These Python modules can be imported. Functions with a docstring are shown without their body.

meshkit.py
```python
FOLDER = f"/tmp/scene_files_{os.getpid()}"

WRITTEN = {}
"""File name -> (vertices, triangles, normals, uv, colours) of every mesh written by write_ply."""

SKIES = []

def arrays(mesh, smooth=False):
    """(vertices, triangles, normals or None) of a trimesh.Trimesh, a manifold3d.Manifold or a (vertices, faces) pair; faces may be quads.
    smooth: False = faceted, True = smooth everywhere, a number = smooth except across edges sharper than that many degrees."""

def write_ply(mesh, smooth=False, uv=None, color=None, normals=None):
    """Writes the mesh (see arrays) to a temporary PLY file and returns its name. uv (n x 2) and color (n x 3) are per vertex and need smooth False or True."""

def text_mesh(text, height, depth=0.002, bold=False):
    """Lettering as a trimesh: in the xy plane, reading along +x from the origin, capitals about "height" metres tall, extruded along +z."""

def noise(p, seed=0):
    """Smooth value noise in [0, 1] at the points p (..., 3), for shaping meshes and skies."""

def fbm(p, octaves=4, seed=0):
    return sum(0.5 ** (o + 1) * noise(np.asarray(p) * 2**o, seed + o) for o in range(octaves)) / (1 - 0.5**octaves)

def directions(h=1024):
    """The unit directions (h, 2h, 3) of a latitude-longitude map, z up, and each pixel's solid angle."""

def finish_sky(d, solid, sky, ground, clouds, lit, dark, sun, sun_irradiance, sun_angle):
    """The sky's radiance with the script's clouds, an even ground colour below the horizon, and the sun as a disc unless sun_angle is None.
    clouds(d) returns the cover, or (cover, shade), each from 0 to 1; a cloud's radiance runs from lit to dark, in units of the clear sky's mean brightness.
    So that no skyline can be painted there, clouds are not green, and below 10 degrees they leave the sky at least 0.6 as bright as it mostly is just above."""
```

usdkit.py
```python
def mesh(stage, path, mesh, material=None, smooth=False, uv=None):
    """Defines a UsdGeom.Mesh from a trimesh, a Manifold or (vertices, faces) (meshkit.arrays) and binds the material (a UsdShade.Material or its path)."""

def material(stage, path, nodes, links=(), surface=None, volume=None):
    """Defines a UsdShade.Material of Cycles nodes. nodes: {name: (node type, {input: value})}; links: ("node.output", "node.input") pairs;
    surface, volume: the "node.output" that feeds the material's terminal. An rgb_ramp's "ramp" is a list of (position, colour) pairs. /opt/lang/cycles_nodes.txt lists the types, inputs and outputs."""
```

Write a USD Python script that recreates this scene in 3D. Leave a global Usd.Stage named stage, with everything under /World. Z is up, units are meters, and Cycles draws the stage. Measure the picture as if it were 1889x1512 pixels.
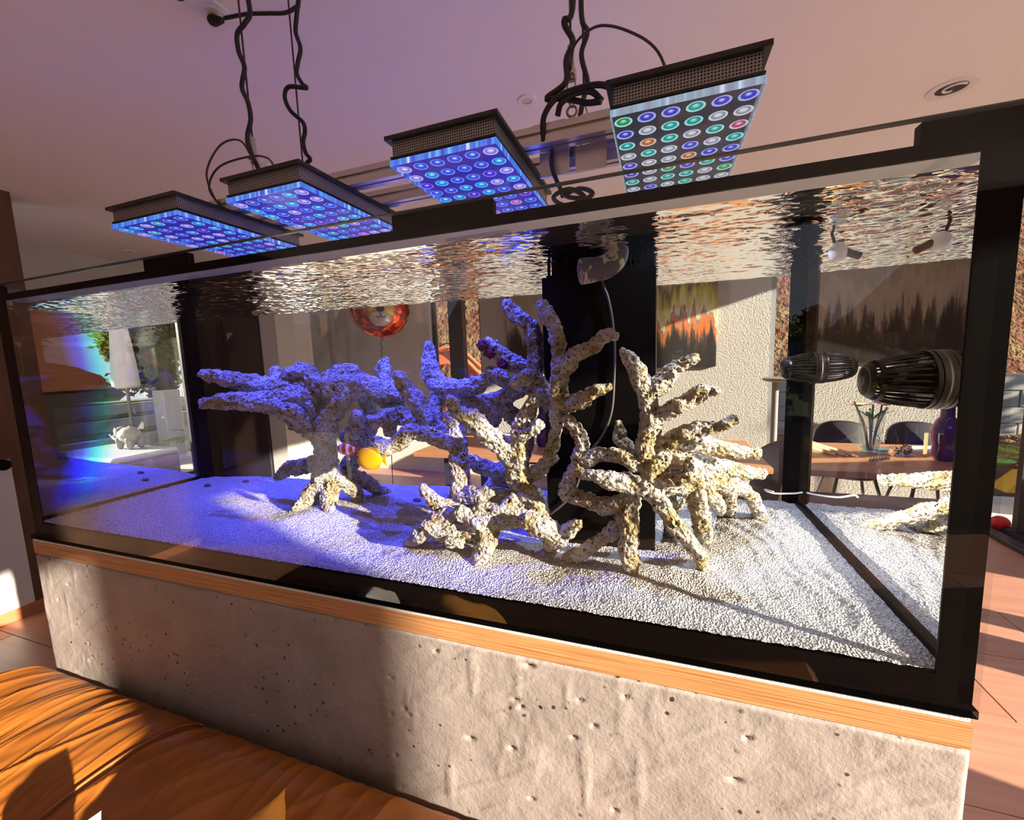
import math, random
import numpy as np, trimesh, manifold3d as mf, usdkit
from meshkit import fbm, noise, text_mesh
from pxr import Usd, UsdGeom, UsdLux, UsdShade, Gf, Sdf, Vt

stage = Usd.Stage.CreateInMemory()
UsdGeom.Xform.Define(stage, '/World')
rng = np.random.default_rng(7)

# ------------------------------------------------------------------ camera, sun, sky, exposure
cam = UsdGeom.Camera.Define(stage, '/World/camera')
CAM = (0.0, -0.72, 1.5)
RIGHT, DOWN, FWD = (0.94299012, 0.33087163, -0.03596657), (0.00488374, -0.12181048, -0.99254136), (-0.33278488, 0.93578105, -0.11648197)
cam.AddTransformOp().Set(Gf.Matrix4d(*RIGHT, 0, *[-a for a in DOWN], 0, *[-a for a in FWD], 0, *CAM, 1))
cam.CreateHorizontalApertureAttr(36.0)
cam.CreateFocalLengthAttr(36.0 * 768.9 / 1889)
cam.CreateClippingRangeAttr((0.02, 1000.0))
cam.CreateExposureAttr(0.2)

SUN = np.array([1.0, -0.30, 0.305]); SUN /= np.linalg.norm(SUN)
sun = UsdLux.DistantLight.Define(stage, '/World/sun')
_x = np.cross([0, 0, 1], SUN); _x /= np.linalg.norm(_x); _y = np.cross(SUN, _x)
sun.AddTransformOp().Set(Gf.Matrix4d(*_x, 0, *_y, 0, *SUN, 0, 0, 0, 0, 1))
sun.CreateIntensityAttr(5.2); sun.CreateColorAttr(Gf.Vec3f(1.0, 0.86, 0.68)); sun.CreateAngleAttr(0.9); sun.CreateNormalizeAttr(True)
sky = UsdLux.DomeLight.Define(stage, '/World/sky')
sky.CreateIntensityAttr(1.0)

# ------------------------------------------------------------------ prims
COUNT, LOC = {}, {}
def numbered(parent, name):
    k = COUNT.get((parent, name), 0); COUNT[(parent, name)] = k + 1
    return f'{parent}/{name}' + (f'_{k:03d}' if k else '')
def tag(prim, label=None, cat=None, group=None, kind=None):
    for k, v in (('label', label), ('category', cat), ('group', group), ('kind', kind)):
        if v: prim.SetCustomDataByKey(k, v)
    return prim
def thing(name, label=None, cat=None, loc=(0, 0, 0), rz=0, group=None, kind=None):
    path = numbered('/World', name)
    x = UsdGeom.Xform.Define(stage, path); x.AddTranslateOp().Set(Gf.Vec3d(*map(float, loc)))
    if rz: x.AddRotateZOp().Set(float(rz))
    LOC[path] = np.array(loc, float)
    tag(x.GetPrim(), label, cat, group, kind)
    return path
def part(name, m, mat, parent='/World', smooth=False, label=None, uv=None, local=False, kind=None):
    path = numbered(parent, name)
    loc = LOC.get(parent, np.zeros(3)); LOC[path] = loc
    if hasattr(m, 'to_mesh'):
        q = m.to_mesh(); m = trimesh.Trimesh(q.vert_properties[:, :3], q.tri_verts, process=False)
    m = m.copy()
    if not local: m.apply_translation(-loc)
    p = usdkit.mesh(stage, path, m, mat, smooth=smooth, uv=uv)
    tag(p.GetPrim(), label, kind=kind)
    return path
def solo(name, m, mat, label, cat, smooth=False, group=None, kind=None):
    path = part(name, m, mat, smooth=smooth)
    tag(stage.GetPrimAtPath(path), label, cat, group, kind); return path
def struct(name, m, mat, smooth=False):
    path = part(name, m, mat, smooth=smooth); tag(stage.GetPrimAtPath(path), kind='structure'); return path
def dup(root, loc, rz=0, label=None):
    was = stage.GetPrimAtPath(root); cd = was.GetCustomData()
    base = root.split('/')[-1]
    if base[-4:-3] == '_' and base[-3:].isdigit(): base = base[:-4]
    path = numbered('/World', base)
    x = UsdGeom.Xform.Define(stage, path); pr = x.GetPrim()
    pr.GetReferences().AddInternalReference(root); pr.SetInstanceable(True)
    x.ClearXformOpOrder(); x.AddTranslateOp(opSuffix='at').Set(Gf.Vec3d(*map(float, loc)))
    if rz: x.AddRotateZOp(opSuffix='at').Set(float(rz))
    tag(pr, label or cd.get('label'), cd.get('category'), cd.get('group'))
    return path

# ------------------------------------------------------------------ shapes
def cat(*ms): return trimesh.util.concatenate([m for m in ms])
def hullm(p): return trimesh.convex.convex_hull(np.asarray(p, float))
def box(x0, x1, y0, y1, z0, z1, b=0.0):
    if b <= 0:
        m = trimesh.creation.box([x1 - x0, y1 - y0, z1 - z0]); m.apply_translation([(x0 + x1) / 2, (y0 + y1) / 2, (z0 + z1) / 2]); return m
    pts = []
    for x, sx in ((x0, 1), (x1, -1)):
        for y, sy in ((y0, 1), (y1, -1)):
            for z, sz in ((z0, 1), (z1, -1)):
                pts += [(x + sx * b, y + sy * b, z), (x + sx * b, y, z + sz * b), (x, y + sy * b, z + sz * b)]
    return hullm(pts)
def slab(corners, z0, z1):
    return hullm([(x, y, z) for x, y in corners for z in (z0, z1)])
def cyl(p0, p1, r, n=16, r1=None):
    return tube([p0, p1], [r, r if r1 is None else r1], n, 0)
def spline(pts, k=8):
    p = np.asarray(pts, float); q = np.vstack([2 * p[0] - p[1], p, 2 * p[-1] - p[-2]]); out = []
    for i in range(1, len(q) - 2):
        a, b, c, d = q[i - 1:i + 3]
        for t in np.arange(k) / k:
            out.append(.5 * (2 * b + (c - a) * t + (2 * a - 5 * b + 4 * c - d) * t * t + (3 * b - a - 3 * c + d) * t ** 3))
    return np.array(out + [p[-1]])
def tube(pts, r, n=8, k=8, caps=True):
    p = spline(pts, k) if k else np.asarray(pts, float)
    r = np.broadcast_to(r, (len(p),)) if np.ndim(r) == 0 else np.interp(np.linspace(0, 1, len(p)), np.linspace(0, 1, len(r)), r)
    t = np.gradient(p, axis=0); t /= np.linalg.norm(t, axis=1, keepdims=True) + 1e-12
    u = np.cross(t[0], [0, 0, 1.0] if abs(t[0][2]) < .9 else [1.0, 0, 0]); u /= np.linalg.norm(u)
    rings = []; ang = np.arange(n) * 2 * np.pi / n
    for i in range(len(p)):
        u = u - t[i] * (u @ t[i]); u /= np.linalg.norm(u) + 1e-12; v = np.cross(t[i], u)
        rings.append(p[i] + r[i] * (np.cos(ang)[:, None] * u + np.sin(ang)[:, None] * v))
    vs = np.vstack(rings + [p[:1], p[-1:]]); f = []
    for i in range(len(p) - 1):
        for j in range(n):
            a, b = i * n + j, i * n + (j + 1) % n; f += [(a, b, b + n), (a, b + n, a + n)]
    if caps:
        e, s = len(p) * n, (len(p) - 1) * n
        for j in range(n): f += [(e, (j + 1) % n, j), (e + 1, s + j, s + (j + 1) % n)]
    return trimesh.Trimesh(vs, f, process=False)
def lathe(profile, c=(0, 0, 0), n=32, axis='z'):
    pr = np.asarray(profile, float); ang = np.arange(n) * 2 * np.pi / n
    vs = np.vstack([np.stack([r * np.cos(ang), r * np.sin(ang), np.full(n, z)], 1) for r, z in pr]); f = []
    for i in range(len(pr) - 1):
        for j in range(n):
            a, b = i * n + j, i * n + (j + 1) % n; f += [(a, b, b + n), (a, b + n, a + n)]
    m = trimesh.Trimesh(vs, f, process=False)
    if axis == 'x': m.apply_transform(trimesh.transformations.rotation_matrix(np.pi / 2, [0, 1, 0]))
    if axis == 'y': m.apply_transform(trimesh.transformations.rotation_matrix(-np.pi / 2, [1, 0, 0]))
    m.apply_translation(c); return m
def ball(c, r, s=(1, 1, 1), sub=2):
    m = trimesh.creation.icosphere(sub, 1.0); m.apply_scale(np.array(s, float) * r); m.apply_translation(c); return m
def grid(xs, ys, fn):
    """fn(X, Y) -> points (ny, nx, 3); faces wound so that x cross y is the normal."""
    X, Y = np.meshgrid(xs, ys); v = fn(X, Y).reshape(-1, 3); nx, ny = len(xs), len(ys)
    i, j = np.meshgrid(np.arange(nx - 1), np.arange(ny - 1)); a = (j * nx + i).ravel()
    return trimesh.Trimesh(v, np.vstack([np.stack([a, a + 1, a + nx + 1], 1), np.stack([a, a + nx + 1, a + nx], 1)]), process=False)
def extrude(poly, depth, plane='xz', at=0.0):
    """a polygon in a plane given depth: 'xz' (at = y of the front), 'yz' (at = x), 'xy' (at = z)"""
    from shapely.geometry import Polygon
    m = trimesh.creation.extrude_polygon(Polygon(poly), depth, engine='earcut'); v = m.vertices.copy()
    m.vertices = {'xz': np.stack([v[:, 0], at + v[:, 2], v[:, 1]], 1), 'yz': np.stack([at + v[:, 2], v[:, 0], v[:, 1]], 1), 'xy': v + [0, 0, at]}[plane]
    m.fix_normals(); return m
def rot(m, deg, axis, about):
    m = m.copy(); m.apply_transform(trimesh.transformations.rotation_matrix(math.radians(deg), axis, about)); return m

# ------------------------------------------------------------------ materials
def M(name, nodes, links, surface): return usdkit.material(stage, '/World/Looks/' + name, nodes, links, surface=surface)
def pbr(name, col, rough=.5, metal=0, var=None, bump=None, coord='world', **kw):
    """var = (scale or scale vector, second colour, detail, from, to); bump = (scale, strength, distance, detail)"""
    nodes = {'p': ('principled_bsdf', {'base_color': col, 'roughness': rough, 'metallic': metal, **kw})}; links = []
    src = 'g.position' if coord == 'world' else 't.object'
    nodes['g' if coord == 'world' else 't'] = ('geometry', {}) if coord == 'world' else ('texture_coordinate', {})
    def tex(k, scale, detail, rough_=.6):
        sc = (scale,) * 3 if np.ndim(scale) == 0 else scale
        nodes[k + 'm'] = ('mapping', {'scale': sc}); nodes[k] = ('noise_texture', {'scale': 1.0, 'detail': detail, 'roughness': rough_})
        links.extend([(src, k + 'm.vector'), (k + 'm.vector', k + '.vector')])
    if var:
        tex('n', var[0], var[2]); nodes['r'] = ('rgb_ramp', {'ramp': [(0, col), (var[3], col), (var[4], var[1]), (1, var[1])]})
        links.extend([('n.fac', 'r.fac'), ('r.color', 'p.base_color')])
    if bump:
        tex('b', bump[0], bump[3]); nodes['bb'] = ('bump', {'strength': bump[1], 'distance': bump[2]})
        links.extend([('b.fac', 'bb.height'), ('bb.normal', 'p.normal')])
    return M(name, nodes, links, 'p.BSDF')
def glass(name, tint=(.97, .985, .98), f0=.05, rough=0.0):
    return M(name, {'l': ('layer_weight', {'blend': .5}), 'pw': ('math', {'math_type': 'power', 'value2': 5.0}), 'ma': ('math', {'math_type': 'multiply_add', 'value2': 1 - f0, 'value3': f0}),
                    't': ('transparent_bsdf', {'color': tint}), 'g': ('glossy_bsdf', {'color': (1, 1, 1), 'roughness': rough}), 'm': ('mix_closure', {})},
             [('l.facing', 'pw.value1'), ('pw.value', 'ma.value1'), ('ma.value', 'm.fac'), ('t.BSDF', 'm.closure1'), ('g.BSDF', 'm.closure2')], 'm.closure')
_sky = M('sky_gradient', {'t': ('texture_coordinate', {}), 's': ('separate_xyz', {}), 'r': ('rgb_ramp', {'ramp': [(0, (.74, .76, .82)), (.12, (.66, .71, .82)), (.4, (.34, .42, .58)), (1, (.18, .25, .42))]}), 'b': ('background_shader', {'strength': 1.15})},
         [('t.generated', 's.vector'), ('s.z', 'r.fac'), ('r.color', 'b.color')], 'b.background')
UsdShade.MaterialBindingAPI.Apply(sky.GetPrim()).Bind(_sky)
MAT = {}
MAT['glass'] = glass('tank_glass', f0=.040); MAT['pane'] = glass('window_glass', (.98, .98, .98), .04)
MAT['clear'] = glass('clear_glass', (.93, .96, .95), .08)
# the wet side of an end pane: light that leaves the water at a flat angle is totally reflected, blue before red
MAT['wet'] = M('water_to_glass', {'l': ('layer_weight', {'blend': .5}), 'mr': ('map_range', {'from_min': 0.0, 'from_max': 0.2, 'clamp': True}),
    'r': ('rgb_ramp', {'ramp': [(0, (.02, .02, .03)), (.43, (.03, .03, .05)), (.47, (.05, .10, .95)), (.51, (.10, .95, .97)), (.56, (.97, .97, .97)), (1, (.97, .97, .97))]}),
    'inv': ('invert', {'fac': 1.0}), 'g': ('glossy_bsdf', {'roughness': 0.0}), 't': ('transparent_bsdf', {}), 'a': ('add_closure', {}),
    'geo': ('geometry', {}), 'tt': ('transparent_bsdf', {'color': (.98, .98, .98)}), 'm': ('mix_closure', {})},
    [('l.facing', 'mr.value'), ('mr.result', 'r.fac'), ('r.color', 'g.color'), ('r.color', 'inv.color'), ('inv.color', 't.color'), ('g.BSDF', 'a.closure1'), ('t.BSDF', 'a.closure2'),
     ('geo.backfacing', 'm.fac'), ('a.closure', 'm.closure1'), ('tt.BSDF', 'm.closure2')], 'm.closure')
MAT['water'] = M('water_surface', {'f': ('fresnel', {'IOR': 1.33}), 't': ('transparent_bsdf', {'color': (.97, .985, 1)}), 'g': ('glossy_bsdf', {'color': (.95, .97, .97), 'roughness': 0.0}), 'm': ('mix_closure', {})},
    [('f.fac', 'm.fac'), ('t.BSDF', 'm.closure1'), ('g.BSDF', 'm.closure2')], 'm.closure')
MAT['brace'] = M('brace_glass', {'t': ('transparent_bsdf', {'color': (.85, .9, .9)}), 'e': ('diffuse_bsdf', {'color': (.5, .53, .53)}), 'm': ('mix_closure', {'fac': .2})}, [('t.BSDF', 'm.closure1'), ('e.BSDF', 'm.closure2')], 'm.closure')
MAT['black_gloss'] = pbr('black_silicone', (.003, .003, .003), .3, specular_ior_level=.04)
MAT['black_matte'] = pbr('black_matte', (.008, .008, .008), .6)
MAT['black_metal'] = pbr('black_metal', (.012, .012, .012), .35)
MAT['cable'] = pbr('cable_rubber', (.012, .011, .011), .45)
MAT['steel'] = pbr('steel_wire', (.5, .47, .44), .3, 1)
MAT['brownwire'] = pbr('brown_wire', (.06, .04, .035), .4)
MAT['alu'] = pbr('aluminium_profile', (.62, .6, .58), .35, .9)
MAT['ceiling'] = pbr('ceiling_paint', (.88, .85, .84), .9, specular_ior_level=0.0)
MAT['plaster'] = pbr('white_plaster', (.40, .395, .37), .9, bump=(75, .6, .02, 2), specular_ior_level=0.0)
MAT['greywall'] = pbr('grey_wall', (.62, .6, .57), .9, specular_ior_level=0.0)
MAT['brownwall'] = pbr('brown_wall', (.15, .088, .055), .85, var=(6, (.11, .065, .045), 2, .3, .7), specular_ior_level=0.0)
MAT['white_panel'] = pbr('white_panel', (.56, .56, .56), .5)
MAT['white_plastic'] = pbr('white_plastic', (.8, .8, .79), .35)
MAT['frame'] = pbr('window_frame', (.035, .035, .04), .4)
MAT['frame_grey'] = pbr('window_frame_grey', (.2, .21, .22), .4)
MAT['tileA'] = pbr('floor_tile_a', (.48, .245, .165), .38, var=((1.2, 22, 8), (.40, .19, .12), 3, .3, .7))
MAT['tileB'] = pbr('floor_tile_b', (.52, .28, .19), .38, var=((1.5, 26, 8), (.43, .215, .14), 3, .3, .7))
MAT['tileC'] = pbr('floor_tile_c', (.45, .225, .15), .38, var=((1.0, 20, 8), (.37, .175, .11), 3, .3, .7))
MAT['grout'] = pbr('tile_grout', (.5, .36, .28), .9)
MAT['wood'] = pbr('table_oak', (.50, .24, .10), .4, var=((1.2, 30, 14), (.36, .16, .06), 3, .3, .7))
MAT['cup'] = pbr('orange_cupboard', (.62, .26, .11), .5, var=((3, 2, 26), (.45, .17, .07), 5, .3, .7))
MAT['skirting'] = pbr('skirting_wood', (.42, .17, .07), .45, var=((14, 2, 30), (.32, .12, .05), 5, .3, .7))
MAT['concrete'] = M('trowelled_concrete', {'g': ('geometry', {}), 'n': ('noise_texture', {'scale': 5.5, 'detail': 4, 'roughness': .6}), 'r': ('rgb_ramp', {'ramp': [(.3, (.40, .355, .335)), (.68, (.30, .26, .24))]}),
    'v': ('voronoi_texture', {'scale': 34.0}), 'w': ('noise_texture', {'scale': 90.0, 'detail': 2}), 'va': ('math', {'math_type': 'multiply_add', 'value2': .28}), 'n2': ('noise_texture', {'scale': 4.0, 'detail': 2}), 'm2': ('rgb_ramp', {'ramp': [(.47, (0, 0, 0)), (.56, (1, 1, 1))]}),
    'pit': ('rgb_ramp', {'ramp': [(0, (.10, .08, .07)), (.255, (.16, .13, .12)), (.30, (1, 1, 1)), (1, (1, 1, 1))]}), 'mx': ('mix', {'mix_type': 'multiply'}), 'b': ('noise_texture', {'scale': 140.0, 'detail': 3}), 'bb': ('bump', {'strength': .25, 'distance': .004}), 'p': ('principled_bsdf', {'roughness': .55})},
    [('g.position', 'n.vector'), ('g.position', 'v.vector'), ('g.position', 'w.vector'), ('g.position', 'n2.vector'), ('g.position', 'b.vector'), ('n.fac', 'r.fac'), ('w.fac', 'va.value1'), ('v.distance', 'va.value3'), ('va.value', 'pit.fac'), ('n2.fac', 'm2.fac'), ('m2.color', 'mx.fac'),
     ('r.color', 'mx.color1'), ('pit.color', 'mx.color2'), ('mx.color', 'p.base_color'), ('b.fac', 'bb.height'), ('bb.normal', 'p.normal')], 'p.BSDF')
MAT['foam'] = pbr('white_foam_mat', (.68, .74, .72), .9, bump=(300, .4, .004, 3))
MAT['ply'] = M('plywood_edge', {'g': ('geometry', {}), 'm': ('mapping', {'scale': (3.0, 3.0, 420.0)}), 'n': ('noise_texture', {'scale': 1.0, 'detail': 4, 'roughness': .7}),
    'r': ('rgb_ramp', {'ramp': [(.30, (.14, .045, .015)), (.42, (.42, .18, .065)), (.56, (.60, .31, .13)), (.72, (.74, .46, .22))]}), 'p': ('principled_bsdf', {'roughness': .5})},
    [('g.position', 'm.vector'), ('m.vector', 'n.vector'), ('n.fac', 'r.fac'), ('r.color', 'p.base_color')], 'p.BSDF')
MAT['sand'] = M('coral_sand', {'g': ('geometry', {}), 'v': ('voronoi_texture', {'scale': 240.0}), 'n': ('noise_texture', {'scale': 300.0, 'detail': 2, 'roughness': .7}),
    'r': ('rgb_ramp', {'ramp': [(.28, (.16, .155, .15)), (.43, (.38, .37, .355)), (.55, (.55, .54, .52)), (.72, (.74, .73, .715))]}), 
    'b': ('bump', {'strength': 1.0, 'distance': .007}), 'p': ('principled_bsdf', {'roughness': .85, 'specular_ior_level': 0.0})},
    [('g.position', 'v.vector'), ('g.position', 'n.vector'), ('n.fac', 'r.fac'), ('r.color', 'p.base_color'),
     ('v.distance', 'b.height'), ('b.normal', 'p.normal')], 'p.BSDF')
MAT['rock'] = M('reef_rock', {'g': ('geometry', {}), 'n': ('noise_texture', {'scale': 17.0, 'detail': 2, 'roughness': .6}), 'v': ('voronoi_texture', {'scale': 120.0}), 'n3': ('noise_texture', {'scale': 120.0, 'detail': 3, 'roughness': .7}), 'n4': ('noise_texture', {'scale': 55.0, 'detail': 1, 'roughness': .6}),
    'r': ('rgb_ramp', {'ramp': [(.34, (.58, .545, .50)), (.50, (.52, .47, .395)), (.60, (.44, .355, .20)), (.75, (.33, .255, .14))]}),
    'rp': ('rgb_ramp', {'ramp': [(0, (.02, .018, .015)), (.20, (.05, .04, .03)), (.30, (1, 1, 1)), (1, (1, 1, 1))]}),
    'rn': ('rgb_ramp', {'ramp': [(.31, (.05, .04, .035)), (.37, (.42, .36, .3)), (.45, (1, 1, 1))]}),
    'r4': ('rgb_ramp', {'ramp': [(.40, (1, 1, 1)), (.52, (0, 0, 0))]}),
    'mx': ('mix', {'mix_type': 'multiply', 'fac': .85}), 'mx2': ('mix', {'mix_type': 'multiply'}), 'ad': ('math', {'math_type': 'multiply_add', 'value2': 1.6}),
    'b': ('bump', {'strength': 1.0, 'distance': .009}), 'p': ('principled_bsdf', {'roughness': .9, 'specular_ior_level': 0.0})},
    [('g.position', 'n.vector'), ('g.position', 'v.vector'), ('g.position', 'n3.vector'), ('g.position', 'n4.vector'), ('n.fac', 'r.fac'), ('v.distance', 'rp.fac'), ('n3.fac', 'rn.fac'), ('n4.fac', 'r4.fac'), ('r.color', 'mx.color1'), ('rn.color', 'mx.color2'),
     ('mx.color', 'mx2.color1'), ('rp.color', 'mx2.color2'), ('r4.color', 'mx2.fac'), ('mx2.color', 'p.base_color'), ('n3.fac', 'ad.value1'), ('v.distance', 'ad.value3'), ('ad.value', 'b.height'), ('b.normal', 'p.normal')], 'p.BSDF')
MAT['leather'] = pbr('tan_leather', (.37, .125, .017), .45, var=(7, (.31, .10, .013), 2, .35, .7), bump=(260, .18, .003, 2))
MAT['leather_dark'] = pbr('leather_seam', (.30, .10, .02), .5)
MAT['orange_fabric'] = pbr('mustard_fabric', (.62, .26, .03), .8, bump=(400, .3, .003, 2))
MAT['white_fabric'] = pbr('white_fabric', (.82, .78, .76), .85, bump=(400, .3, .003, 2))
MAT['pvc'] = pbr('grey_pvc', (.085, .075, .08), .5, var=(30, (.40, .33, .25), 4, .50, .53), specular_ior_level=.1)
MAT['tan_algae'] = pbr('algae', (.13, .012, .03), .9, bump=(200, .8, .006, 3))
def dots(name, base, hole, scale):
    return M(name, {'g': ('texture_coordinate', {}), 's': ('separate_xyz', {}), 'a': ('math', {'math_type': 'add'}), 'c': ('combine_xyz', {}), 'v': ('voronoi_texture', {'dimensions': '2D', 'scale': scale, 'randomness': 0.0}),
        'r': ('rgb_ramp', {'ramp': [(0, hole), (.30, hole), (.34, base), (1, base)]}), 'p': ('principled_bsdf', {'roughness': .4, 'metallic': .4})},
        [('g.object', 's.vector'), ('s.x', 'a.value1'), ('s.y', 'a.value2'), ('a.value', 'c.x'), ('s.z', 'c.y'), ('c.vector', 'v.vector'), ('v.distance', 'r.fac'), ('r.color', 'p.base_color')], 'p.BSDF')
MAT['perf'] = dots('perforated_metal', (.34, .32, .31), (.01, .01, .01), 190.0)
def led(name, glow, edge, k):
    return M('led_' + name, {'t': ('texture_coordinate', {}), 's': ('separate_xyz', {}), 'r': ('rgb_ramp', {'ramp': [(0, (1, 1, 1)), (.18, tuple(.5 + .5 * c for c in glow)), (.36, glow), (.62, tuple(.35 * c for c in glow)), (.82, edge), (.93, tuple(.25 + .7 * c for c in edge)), (1, edge)]}), 'e': ('emission', {'strength': k})},
             [('t.UV', 's.vector'), ('s.x', 'r.fac'), ('r.color', 'e.color')], 'e.emission')
LED = {n: led(n, g, e, k) for n, g, e, k in (('blue', (.03, .18, 1), (.06, .10, .75), 1.1), ('cyan', (.0, .62, 1), (.02, .25, .9), 1.1), ('violet', (.16, .03, 1), (.10, .05, .8), 1.0), ('pink', (1, .18, .5), (.45, .2, .9), 1.0), ('lilac', (.55, .5, 1), (.3, .25, .9), 1.1), ('green', (.0, .75, .6), (.05, .4, .8), 1.1),
                                     ('white4', (.75, .8, .9), (.5, .5, .6), .9), ('teal4', (.0, .7, .62), (.25, .6, .6), .9), ('green4', (.0, .62, .2), (.3, .6, .5), .9), ('orange4', (1, .3, .04), (.6, .4, .35), .9), ('pink4', (.95, .1, .35), (.5, .45, .5), .9), ('blue4', (.08, .08, 1), (.3, .3, .8), .9))}
def acrylic(name, glow, k):
    return M(name, {'t': ('transparent_bsdf', {'color': (.95, .95, .97)}), 'g': ('glossy_bsdf', {'roughness': .02}), 'e': ('emission', {'color': glow, 'strength': k}), 'm0': ('mix_closure', {'fac': .06}), 'm': ('mix_closure', {'fac': .3})},
             [('t.BSDF', 'm0.closure1'), ('g.BSDF', 'm0.closure2'), ('m0.closure', 'm.closure1'), ('e.emission', 'm.closure2')], 'm.closure')
MAT['acr_blue'] = acrylic('lit_acrylic_blue', (.07, .05, .75), .7); MAT['acr_clear'] = acrylic('lit_acrylic_clear', (.45, .45, .6), .12)
MAT['edge'] = pbr('polished_glass_edge', (.10, .125, .125), .15)
def lit_edge(name, c1, c2, k):
    return M(name, {'g': ('geometry', {}), 's': ('separate_xyz', {}), 'a': ('math', {'math_type': 'add'}), 'c': ('combine_xyz', {}), 'w': ('white_noise_texture', {'dimensions': '1D'}), 'q': ('math', {'math_type': 'multiply', 'value2': 160.0}), 'fl': ('math', {'math_type': 'floor'}), 'n': ('noise_texture', {'dimensions': '1D', 'detail': 3.0, 'scale': 70.0}),
        'r': ('rgb_ramp', {'ramp': [(.3, c1), (.5, tuple(.6 * x + .4 * y for x, y in zip(c1, c2))), (.62, c2), (.75, (.8, .8, 1))]}), 'e': ('emission', {'strength': k}), 'gl': ('glossy_bsdf', {'roughness': .1}), 'm': ('mix_closure', {'fac': .85})},
        [('g.position', 's.vector'), ('s.x', 'a.value1'), ('s.y', 'a.value2'), ('a.value', 'n.w'), ('n.fac', 'r.fac'), ('r.color', 'e.color'), ('gl.BSDF', 'm.closure1'), ('e.emission', 'm.closure2')], 'm.closure')
MAT['edge_blue'] = lit_edge('lit_edge_blue', (.05, .06, .75), (.10, .45, 1), .9); MAT['edge_clear'] = lit_edge('lit_edge_clear', (.32, .32, .45), (.35, .6, .75), .8)
MAT['board'] = pbr('led_board', (.05, .04, .035), .4)
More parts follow.
